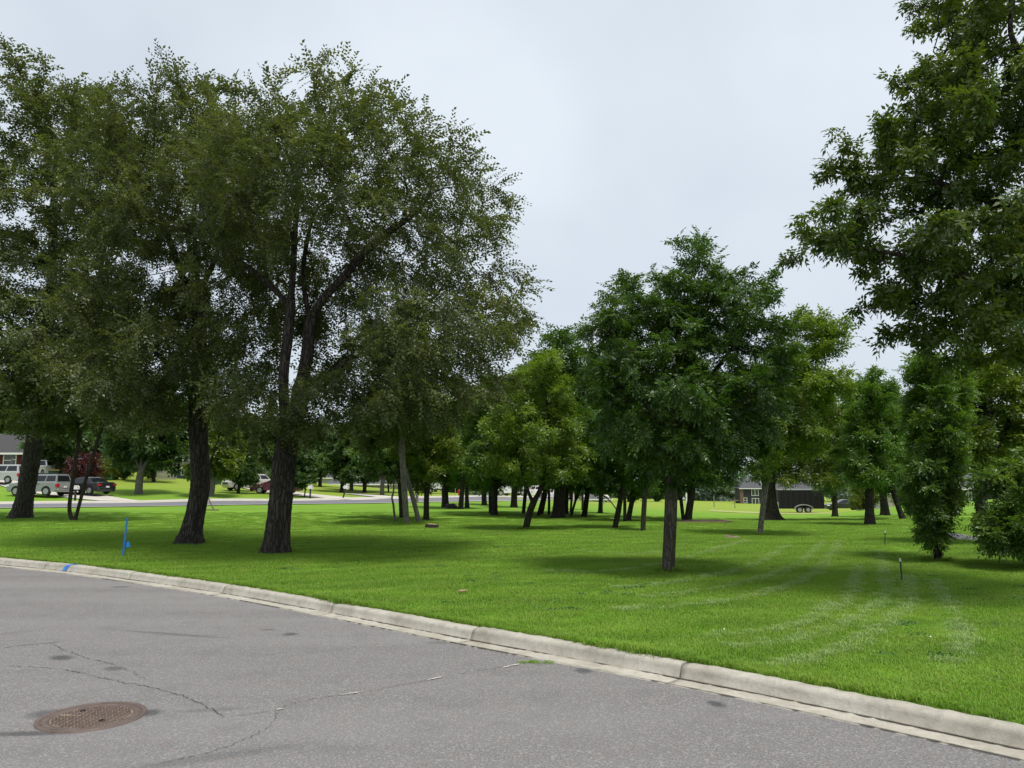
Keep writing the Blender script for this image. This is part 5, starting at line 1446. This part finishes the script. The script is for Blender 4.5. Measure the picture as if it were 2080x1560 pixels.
def car(name, label, kind, body_mat, p, heading, rack=False, two_tone=None, cat='car'):
    K_ = KINDS_[kind]; L, W, H = K_['L'], K_['W'], K_['H']; hood, belt, clear, wr = K_['hood'], K_['belt'], K_['clear'], K_['wr']
    root = empty(name, p, label, cat, rz=heading)
    xr, xf = -L * .295, L * .30
    if kind == 'pickup': xr = -L * .27
    def outline(ins):
        pts = [(-L / 2 + .03 + ins, clear + .12 + ins), (-L / 2 + .10 + ins, clear + ins * .5)]
        for cx in (xr, xf):
            ra = wr + .07
            pts += [(cx + ra * math.cos(a), wr + ra * math.sin(a)) for a in np.linspace(math.pi * 1.02, -.02 * math.pi, 9) if wr + ra * math.sin(a) > clear - .05]
        pts += [(L / 2 - .14 - ins, clear + ins * .5), (L / 2 - .02 - ins, clear + .18), (L / 2 - .04 - ins, hood - .28), (L / 2 - .22 - ins, hood - .09 - ins), (K_['gh'][3], belt - ins)]
        if K_['deck']:
            pts += [(K_['gh'][0], belt + .02 - ins), (-L / 2 + .25 + ins, K_['deck'] - ins), (-L / 2 + .05 + ins, K_['deck'] - .08 - ins)]
        else:
            pts += [(-L / 2 + .10 + ins, belt - ins)]
        pts += [(-L / 2 + .0 + ins, belt - .35), (-L / 2 + ins - .02, clear + .35)]
        return pts
    m = MB()
    slices = [(-W / 2, .05), (-W / 2 + .10, 0), (W / 2 - .10, 0), (W / 2, .05)]
    n = len(outline(0))
    for y, ins in slices: m.v += [(x, y, z) for x, z in outline(ins)]
    for s_ in range(3):
        m.f += [(s_ * n + i, (s_ + 1) * n + i, (s_ + 1) * n + (i + 1) % n, s_ * n + (i + 1) % n) for i in range(n)]
    m.f += [tuple(range(n)), tuple(range(3 * n, 4 * n))[::-1]]
    body = m.add('body', body_mat, root)
    # greenhouse
    a, bq, c_, d_ = K_['gh']
    wb, wt = W / 2 - .06, W / 2 - .24
    g = MB()
    g.v += [(a, -wb, belt - .02), (d_, -wb, belt - .02), (d_, wb, belt - .02), (a, wb, belt - .02), (bq, -wt, H - .04), (c_, -wt, H - .04), (c_, wt, H - .04), (bq, wt, H - .04),
            (bq + .15, -wt + .12, H), (c_ - .2, -wt + .12, H), (c_ - .2, wt - .12, H), (bq + .15, wt - .12, H)]
    g.f += [(0, 1, 5, 4), (1, 2, 6, 5), (2, 3, 7, 6), (3, 0, 4, 7), (4, 5, 9, 8), (5, 6, 10, 9), (6, 7, 11, 10), (7, 4, 8, 11), (8, 9, 10, 11)]
    cabin = g.add('cabin', two_tone or body_mat, root)
    def lerp3(p0, p1, q): return tuple(p0[i] + (p1[i] - p0[i]) * q for i in range(3))
    def face_rect(P00, P10, P11, P01, s0, s1, t0, t1, off, nm):
        def pt(s_, t_):
            lo, hi = lerp3(P00, P10, s_), lerp3(P01, P11, s_)
            return Vector(lerp3(lo, hi, t_))
        q = [pt(s0, t0), pt(s1, t0), pt(s1, t1), pt(s0, t1)]
        nn = (q[1] - q[0]).cross(q[3] - q[0]).normalized()
        if nn.dot(Vector(off)) < 0: nn = -nn
        mb = MB()
        mb.v += [tuple(x + nn * .012) for x in q] + [tuple(x - nn * .01) for x in q]
        mb.f += [(0, 1, 2, 3), (7, 6, 5, 4), (0, 4, 5, 1), (1, 5, 6, 2), (2, 6, 7, 3), (3, 7, 4, 0)]
        return mb.add(nm, m_cglass, cabin)
    v = g.v
    cuts = ((.03, .30), (.33, .62), (.65, .95)) if kind in ('suv', 'van', 'crossover') else ((.08, .48), (.52, .93)) if kind == 'sedan' else ((.08, .90),)
    for sg, ids in ((-1, (0, 1, 5, 4)), (1, (3, 2, 6, 7))):
        for s0, s1 in cuts:
            face_rect(v[ids[0]], v[ids[1]], v[ids[2]], v[ids[3]], s0, s1, .14, .86, (0, sg, 0), 'side_window')
    face_rect(v[1], v[2], v[6], v[5], .06, .94, .08, .92, (1, 0, .3), 'windscreen')
    face_rect(v[0], v[3], v[7], v[4], .08, .92, .12, .88, (-1, 0, .3), 'rear_window')
    for x in (xr, xf):
        for sg in (-1, 1):
            w_ = MB().cyl((x, sg * (W / 2 - .21), wr), (x, sg * (W / 2 - .005), wr), wr, k=20).add('wheel', m_tyre, root)
            MB().cyl((x, sg * (W / 2 - .02), wr), (x, sg * (W / 2 + .012), wr), wr * .66, k=14).add('rim', m_rim, w_)
    lz = belt - .22 if kind != 'sedan' else .80
    for sg in (-1, 1):
        hh = .2 if kind in ('suv', 'van', 'pickup') else .09
        MB().bb(-L / 2 - .035, -L / 2 + .12, sg * (W / 2 - .30), sg * (W / 2 + .006), lz - hh, lz + .08).add('tail_light', m_tail, root)
        MB().bb(L / 2 - .30, L / 2 - .015, sg * (W / 2 - .42), sg * (W / 2 + .004), hood - .30, hood - .16).add('headlight', m_head, root)
        MB().bb(K_['gh'][3] - .35, K_['gh'][3] - .2, sg * (W / 2 - .02), sg * (W / 2 + .18), belt, belt + .14).add('mirror', body_mat, root)
        for hx in (-.75, .25):
            MB().bb(hx, hx + .2, sg * (W / 2 - .02), sg * (W / 2 + .022), belt - .17, belt - .13).add('door_handle', m_trim if kind != 'van' else body_mat, root)
    MB().bb(-L / 2 - .06, -L / 2 + .06, -W / 2 + .08, W / 2 - .08, clear + .04, clear + .26).add('rear_bumper', m_trim if kind == 'pickup' else body_mat, root, bevel=.03)
    MB().bb(L / 2 - .10, L / 2 + .01, -W / 2 + .35, W / 2 - .35, hood - .40, hood - .22).add('grille', m_trim, root)
    MB().bb(-L / 2 - .075, -L / 2 - .03, -.16, .16, clear + .36 if kind != 'pickup' else clear + .1, clear + .50 if kind != 'pickup' else clear + .22).add('number_plate', m_plate, root)
    if rack:
        for sg in (-1, 1):
            MB().bb(bq + .2, c_ - .35, sg * (wt - .10) - .025, sg * (wt - .10) + .025, H + .04, H + .09).add('roof_rail', m_trim, cabin)
    if kind == 'pickup':
        MB().bb(-L / 2 + .12, K_['gh'][0] - .12, -W / 2 + .12, W / 2 - .12, K_['deck'] - .01, K_['deck'] + .02).add('bed', m_trim, root)
    return root
silver, grey = paint('silver_paint', (0.46, 0.46, 0.46)), paint('grey_paint', (0.27, 0.275, 0.28))
black_p, white_p, red_p = paint('black_paint', (0.018, 0.02, 0.026)), paint('white_paint', (0.74, 0.74, 0.73), 0), paint('red_paint', (0.12, 0.010, 0.02))
pearl = paint('pearl_paint', (0.52, 0.50, 0.46), .2)
def at_level(p, lift=.09):
    return p + np.array([0, 0, lift])
car('suv', 'boxy silver-grey suv nearest the far street, parked facing left', 'suv', grey, at_level(stand(81, 64)), R(171), rack=True)
car('minivan', 'silver minivan at the left edge in front of the red house', 'van', silver, at_level(stand(2, 72)), R(173))
car('sedan', 'dark sedan parked facing left between the two thin stems', 'sedan', black_p, at_level(stand(176, 66)), R(160))
pk = car('pickup_truck', 'white pickup truck with a ladder rack behind the leaning elm trunk', 'pickup', white_p, at_level(stand(76, 79)), R(100), cat='truck')
rk = MB()
rk.cyl((-2.2, -.8, 1.2), (-2.2, -.8, 1.75), .045).cyl((-2.2, -.8, 1.75), (-2.28, -.62, 1.93), .045).cyl((-2.28, -.62, 1.93), (-2.3, -.4, 1.98), .045)
rk.add('ladder_rack', white_p, pk)
car('crossover', 'white crossover parked on the driveway beyond the forked elm', 'crossover', pearl, at_level(stand(502, 78)), R(222), rack=True)
car('sedan', 'dark red car half hidden behind the big forked elm trunk', 'sedan', red_p, at_level(stand(562, 75)), R(180 + 5))
car('minivan', 'white van standing in front of the open dark garage', 'van', white_p, at_level(stand(457, 93)), R(-80))
car('pickup_truck', 'white truck parked across the street behind the thick leaning grove tree', 'pickup', white_p, at_level(stand(1036, 103), .05), R(200), cat='truck')
car('crossover', 'white car seen through the crooked box elder fork', 'crossover', white_p, at_level(stand(1085, 108), .05), R(180), cat='car')
car('sedan', 'white sedan beyond the thickest grove trunk', 'sedan', white_p, at_level(stand(1121, 112), .05), R(170))
car('sedan', 'dark car parked beyond the black trailer', 'sedan', black_p, at_level(stand(1712, 100), .02), R(175))
# white camper trailer behind the grove
cp = stand(868, 98)
ct = empty('camper_trailer', cp, 'white camper trailer across the far street', 'trailer', rz=R(8))
MB().prism([(-1.9, .55), (1.9, .55), (2.15, 1.0), (2.0, 2.0), (1.6, 2.25), (-1.7, 2.25), (-1.9, 2.0)], -1.05, 1.05).add('body', white_p, ct)
MB().bb(-1.8, 2.0, -1.02, 1.02, .38, .55).add('chassis', m_trim, ct)
for x in (-.9, .2): MB().bb(x, x + .7, -1.075, -1.045, 1.35, 1.85).add('window', m_cglass, ct)
MB().bb(1.15, 1.7, -1.075, -1.045, .65, 2.0).add('door', m_whitewall, ct)
MB().bb(2.0, 3.1, -.06, .06, .42, .54).add('drawbar', m_trim, ct)
for x in (-.35, .4):
    w_ = MB().cyl((x, -1.1, .33), (x, -.85, .33), .33, k=18).add('wheel', m_tyre, ct); MB().cyl((x, -1.12, .33), (x, -1.09, .33), .18, k=12).add('rim', m_rim, w_)
# black enclosed trailer at the field's edge
tp_ = stand(1619, 80)
tr_ = empty('cargo_trailer', tp_, 'black enclosed tandem-axle cargo trailer standing at the field edge', 'trailer', rz=R(-3))
m_blackgloss = plain('trailer_black', (0.006, 0.006, 0.007), .5, spec=.25)
MB().prism([(-2.3, .45), (2.3, .45), (2.3, 2.35), (2.2, 2.42), (-2.2, 2.42), (-2.3, 2.35)], -1.1, 1.1).add('body', m_blackgloss, tr_)
for i in range(8): MB().bb(-2.2 + i * .57, -2.17 + i * .57, -1.112, -1.101, .55, 2.30).add('panel_seam', m_trim, tr_)
MB().bb(-2.33, 2.33, -1.13, -1.102, 2.345, 2.44).add('roof_trim', m_rim, tr_)
MB().bb(-2.36, -2.302, -1.05, 1.05, .5, 1.15).add('stone_guard', m_rim, tr_)
MB().bb(-2.35, -2.31, -1.12, -.85, .46, 1.1).add('corner_guard', m_rim, tr_)
fend = MB()
arc = [(.15 + .98 * math.cos(a), .40 + .52 * math.sin(a)) for a in np.linspace(math.pi, 0, 13)]
arc2 = [(.15 + .88 * math.cos(a), .40 + .42 * math.sin(a)) for a in np.linspace(0, math.pi, 13)]
fend.prism(arc + arc2, -1.36, -1.102).add('fender', m_rim, tr_)
for x in (-.27, .57):
    w_ = MB().cyl((x, -1.33, .34), (x, -1.10, .34), .34, k=18).add('wheel', m_tyre, tr_); MB().cyl((x, -1.345, .34), (x, -1.325, .34), .19, k=12).add('rim', m_rim, w_)
MB().bb(-3.5, -2.3, -.06, .06, .44, .56).add('drawbar', m_trim, tr_)
MB().cyl((-3.3, 0, .5), (-3.3, 0, -.02), .045, k=8).add('jack', m_rim, tr_)

# ------------------------------------------------------------------ small things
def base_obj(name, label, cat, u, v, group=None, rz=0.0):
    p = on_ground(u, v)
    return empty(name, p, label, cat, group, rz), p
# blue lath stake
o_, p = base_obj('survey_stake', 'tall bright blue wooden survey stake with a blue flag near the kerb', 'stake', 249, 1131)
hgt = at(253, 1051, p[1])[2] - p[2]
MB().prism([(-.017, -.1), (.017, -.1), (.017 + .045, hgt - .02), (.045, hgt), (-.017 + .045, hgt - .02)], -.008, .008).add('lath', m_blue, o_)
MB().cyl((.06, -.012, -.05), (.063, -.012, .33), .004, k=5).add('flag_wire', m_trim, o_)
MB().prism([(.065, .20), (.155, .205), (.12, .32), (.068, .30)], -.014, -.010).add('flag', plain('blue_flag', (0.02, 0.24, 0.75), .5), o_)
# steel T posts
for u, v, u2, v2, lab in ((1797, 1108, 1798, 1078, 'white-tipped steel post farther from the kerb, left of the shaggy tree'), (1833, 1181, 1828, 1134, 'white-tipped steel post nearer the kerb, left of the shaggy tree')):
    o_, p = base_obj('fence_post', lab, 'post', u, v, 'steel posts')
    tq = at(u2, v2, p[1]) - p
    mb = MB(); mb.cyl((0, 0, -.1), tq * .86, .012, k=6).add('post', plain('green_steel', (0.025, 0.045, 0.03), .6), o_)
    MB().cyl(tq * .863, tq, .013, k=6).add('white_tip', m_white, o_)
# stump, pit, lump, leaf, rocks
def blob(name, label, cat, p, r3, mat, seed, flat_top=None, parts=()):
    bm = bmesh.new(); bmesh.ops.create_icosphere(bm, subdivisions=3, radius=1.0)
    rr = np.random.default_rng(seed); k_ = rr.normal(0, 1, (6, 3)) * 2.2; ph = rr.uniform(0, 6.28, 6)
    for v_ in bm.verts:
        c = np.array(v_.co); f = 1 + sum(.09 * math.sin(k_[i].dot(c) + ph[i]) for i in range(6))
        v_.co = Vector(c * f * r3)
        if flat_top is not None and v_.co.z > flat_top: v_.co.z = flat_top + (v_.co.z - flat_top) * .12
    me = bpy.data.meshes.new(name); bm.to_mesh(me); bm.free()
    return tag(add(name, me, mat, None, loc=p), label, cat)
m_cut = plain('cut_wood', (0.42, 0.33, 0.20), .9, var=.3, scale=14)
p = on_ground(877, 1072)
so = empty('tree_stump', p, 'low sawn tree stump in the shade right of the pale slender trunk', 'stump')
P = np.array([(0, 0, -.05), (0, 0, .05), (.01, 0, .13)]); tb = tubes(P, np.array([-1, 0, 1]), np.array([.24, .21, .19]), None, 0, 9, RNG, flare_z=0.0, flare=.35)
add('bark', mesh_np('bark', tb[0], quads=tb[1], smooth=True), dark_bark, so)
MB().cyl((.01, 0, .10), (.012, 0, .128), .185, k=16).add('cut_face', m_cut, so)
p = on_ground(1488, 1092)
so = empty('tree_stump', p, 'ground-level rotten stump between the two ash trees', 'stump')
P = np.array([(0, 0, -.05), (0, 0, .02), (.01, 0, .06)]); tb = tubes(P, np.array([-1, 0, 1]), np.array([.20, .17, .14]), None, 0, 9, RNG, flare_z=0.0, flare=.6)
add('bark', mesh_np('bark', tb[0], quads=tb[1], smooth=True), m_timber, so)
MB().cyl((.01, 0, .02), (.012, 0, .05), .12, k=14).add('rotten_core', m_trim, so)
blob('boulder', 'dark rounded lump at the foot of the thick grove trunk', 'boulder', on_ground(916, 1033) + [0, 0, .08], (.32, .25, .22), plain('dark_stone', (0.03, 0.03, 0.03), .9), 3)
for i, (u, v, s) in enumerate(((1925, 1094, .16), (1936, 1096, .2), (1947, 1095, .17), (1957, 1097, .19), (1968, 1096, .14), (1941, 1092, .13))):
    blob('white_rock', 'pale landscaping rock behind the shaggy tree, ' + ('leftmost of the row', 'second from left, largest of the row', 'fourth from left in the row', 'fifth from left in the row', 'rightmost of the row', 'small one at the back of the row')[i], 'rock', on_ground(u, v) + [0, 0, .04], (s * 1.2, s, s * .55), plain('pale_rock', (0.42, 0.40, 0.37), .9, var=.3), 10 + i)['group'] = 'row of pale rocks'
p = on_ground(938, 1208)
o_ = blob('bare_patch', 'small tan patch of dead leaves on the lawn near the kerb', 'patch', p + [0, 0, .055], (.075, .04, .012), plain('dead_leaf', (0.30, 0.20, 0.12), .9, var=.5, scale=40), 5)
p = on_ground(1402, 1061)
blob('mulch_mound', 'low bare earth mound around the double trunk', 'mound', p + [.3, .2, -.06], (1.3, .9, .16), plain('mulch', (0.16, 0.12, 0.07), .95, var=.4, scale=9), 6)
for u, v in ((1470, 1290), (1890, 1306)):
    p = on_ground(u, v); c_ = empty('clover_flower', p, 'single white clover flower in the grass ' + ('left of the mowing tracks' if u < 1600 else 'near the right edge of the lawn'), 'flower')
    MB().cyl((0, 0, 0), (.005, 0, .05), .0018, k=5).add('stem', m_blade, c_)
    bm = bmesh.new(); bmesh.ops.create_icosphere(bm, subdivisions=2, radius=.009); me = bpy.data.meshes.new('head'); bm.to_mesh(me); bm.free()
    add('head', me, m_white, c_, loc=(.005, 0, .058))
# weed tufts growing in the road crack
wx = np.array([flat(1080 + RNG.normal(0, 13), 1346 + RNG.normal(0, 1.2))[:2] for _ in range(9)])
weed = scatter_grass('crack_weeds', wx[:, 0], wx[:, 1], np.full(len(wx), .26), 'small patch of green weeds growing in the road crack by the kerb', (9,), m_blade, dict(n=80, rad=.2, w=.012))
co = np.empty(len(wx) * 3, np.float32); weed.data.vertices.foreach_get('co', co); co[2::3] = 0.006; weed.data.vertices.foreach_set('co', co)
# wooden prop frame by the far street
o_, p = base_obj('timber_stand', 'weathered timber stand with a diagonal brace by the far street', 'stand', 415, 1037)
MB().bb(-.06, .06, -.06, .06, 0, 1.35).add('post', m_timber, o_)
MB().bb(-.45, .85, -.10, .10, -.02, .07).add('skid', m_timber, o_)
MB().cyl((.08, 0, .95), (.55, 0, .08), .05, k=6).add('brace', m_timber, o_)
MB().bb(-.075, .075, -.075, .075, .75, 1.0).add('blue_wrap', m_blue, o_)
# mailboxes
def mailbox(u, d, label, lean=0.0, dark=True):
    p = stand(u, d); o_ = empty('mailbox', p, label, 'mailbox', 'mailboxes across the street'); o_.rotation_euler = (0, R(lean), 0)
    MB().bb(-.06, .06, -.06, .06, -.05, 1.02).add('post', m_trim if dark else m_timber, o_)
    MB().prism([(-.24, 1.02), (.24, 1.02), (.24, 1.22), (.12, 1.33), (-.12, 1.33), (-.24, 1.22)], -.1, .1).add('box', m_white, o_)
    MB().bb(.20, .225, -.13, -.103, 1.15, 1.35).add('flag', m_tail, o_)
mailbox(155, 60, 'white mailbox on a dark post in front of the dark sedan'); mailbox(697, 70, 'leaning white mailbox at the end of the second driveway', 14)
mailbox(631, 68, 'small dark-posted mailbox beside the slim young street tree')
# wheelie bins
def bin_(u, d, label, col):
    p = stand(u, d); o_ = empty('wheelie_bin', p, label, 'bin', 'bins by the houses')
    m = MB(); m.v += [(-.26, -.3, .06), (.26, -.3, .06), (.26, .3, .06), (-.26, .3, .06), (-.32, -.38, 1.0), (.32, -.38, 1.0), (.32, .36, 1.0), (-.32, .36, 1.0)]
    m.f += [(3, 2, 1, 0), (4, 5, 6, 7), (0, 1, 5, 4), (1, 2, 6, 5), (2, 3, 7, 6), (3, 0, 4, 7)]; m.add('body', col, o_)
    MB().prism([(-.35, 1.003), (.35, 1.003), (.33, 1.08), (-.33, 1.08)], -.42, .40).add('lid', plain('bin_lid', (0.30, 0.24, 0.07), .6), o_)
    for sg in (-1, 1): MB().cyl((sg * .22, .34, .1), (sg * .3, .34, .1), .1, k=10).add('wheel', m_tyre, o_)
g_bin = plain('green_bin', (0.015, 0.055, 0.035), .5)
bin_(107, 78, 'green wheelie bin behind the boxy silver-grey suv', g_bin); bin_(441, 86, 'green wheelie bin with yellow lid beside the open garage', g_bin)
# green tarp fence and picket fence
p = stand(215, 84); o_ = empty('tarp_fence', p, 'low green tarp fence behind the lime bush', 'fence')
V = []; n = 16
for i in range(n + 1):
    x = -1.3 + 2.6 * i / n; y = .05 * math.sin(i * 1.7)
    V += [(x, y, -.1), (x, y, .62 + .05 * math.sin(i * .9)), (x, y + .02, .62 + .05 * math.sin(i * .9)), (x, y + .02, -.1)]
add('tarp', mesh_np('tarp', V, quads=[(4 * i + q, 4 * i + 4 + q, 4 * i + 4 + (q + 1) % 4, 4 * i + (q + 1) % 4) for i in range(n) for q in range(3)]), plain('green_tarp', (0.02, 0.20, 0.12), .6), o_)
for x in (-1.3, 0, 1.3): MB().cyl((x, .05, -.1), (x, .05, .75), .025, k=6).add('post', m_timber, o_)
p = stand(337, 88); o_ = empty('picket_fence', p, 'weathered picket fence in front of the blue house', 'fence')
pk_me = MB().prism([(-.06, .08), (.06, .08), (.06, 1.02), (0, 1.12), (-.06, 1.02)], -.012, .012).mesh('picket')
for i in range(15):
    add('picket', pk_me, plain('pale_timber', (0.34, 0.32, 0.28), .9), o_, loc=(-1.05 + i * .155, 0, random.uniform(-.02, .03)))
for z in (.35, .85): MB().bb(-1.15, 1.2, .014, .05, z - .04, z + .04).add('rail', m_timber, o_)
# hydrant
p = stand(933, 89); o_ = empty('fire_hydrant', p, 'red fire hydrant on the verge across the far street', 'hydrant')
m_red = plain('hydrant_red', (0.55, 0.03, 0.03), .4)
MB().cyl((0, 0, 0), (0, 0, .08), .19, k=14).cyl((0, 0, .08), (0, 0, .62), .125, k=14).add('barrel', m_red, o_)
MB().cyl((0, 0, .62), (0, 0, .68), .16, k=14).cyl((0, 0, .68), (0, 0, .82), .13, .04, 14).cyl((0, 0, .82), (0, 0, .88), .03, k=6).add('bonnet', m_red, o_)
for a, b_ in (((-.24, 0, .48), (-.10, 0, .48)), ((.10, 0, .48), (.24, 0, .48)), ((0, -.24, .45), (0, -.1, .45))): MB().cyl(a, b_, .065, k=10).add('nozzle', m_red, o_)
# posts and poles
def pole(u, v0, v1, d, r, label, mat, arm=False, name='utility_pole'):
    p = stand(u, d); h = at(u, v1, d)[2] - p[2]
    o_ = empty(name, p, label, 'pole')
    MB().cyl((0, 0, -.2), (0, 0, h), r, r * .8, 8).add('pole', mat, o_)
    if arm: MB().bb(-.9, .9, -.06, .06, h - .5, h - .36).add('crossarm', mat, o_)
pole(925, 1008, 972, 92, .05, 'thin grey sign post left of the red hydrant', m_rim, name='sign_post')
pole(1164, 1022, 985, 92, .14, 'pale concrete post beyond the thin leaning stems', m_conc_far, name='concrete_post')
pole(1393, 1028, 985, 130, .16, 'pale utility pole beyond the field behind the slim leaning trunk', m_white)
pole(1449, 1031, 1006, 150, .10, 'thin timber pole at the far side of the field', m_timber)
pole(1491, 1031, 1012, 150, .10, 'short timber pole with crossarm left of the apartment block', m_timber, True)
for k_ in list(protos):
    if k_ not in _used:
        for ch in list(protos[k_].children): bpy.data.objects.remove(ch)
        bpy.data.objects.remove(protos[k_])
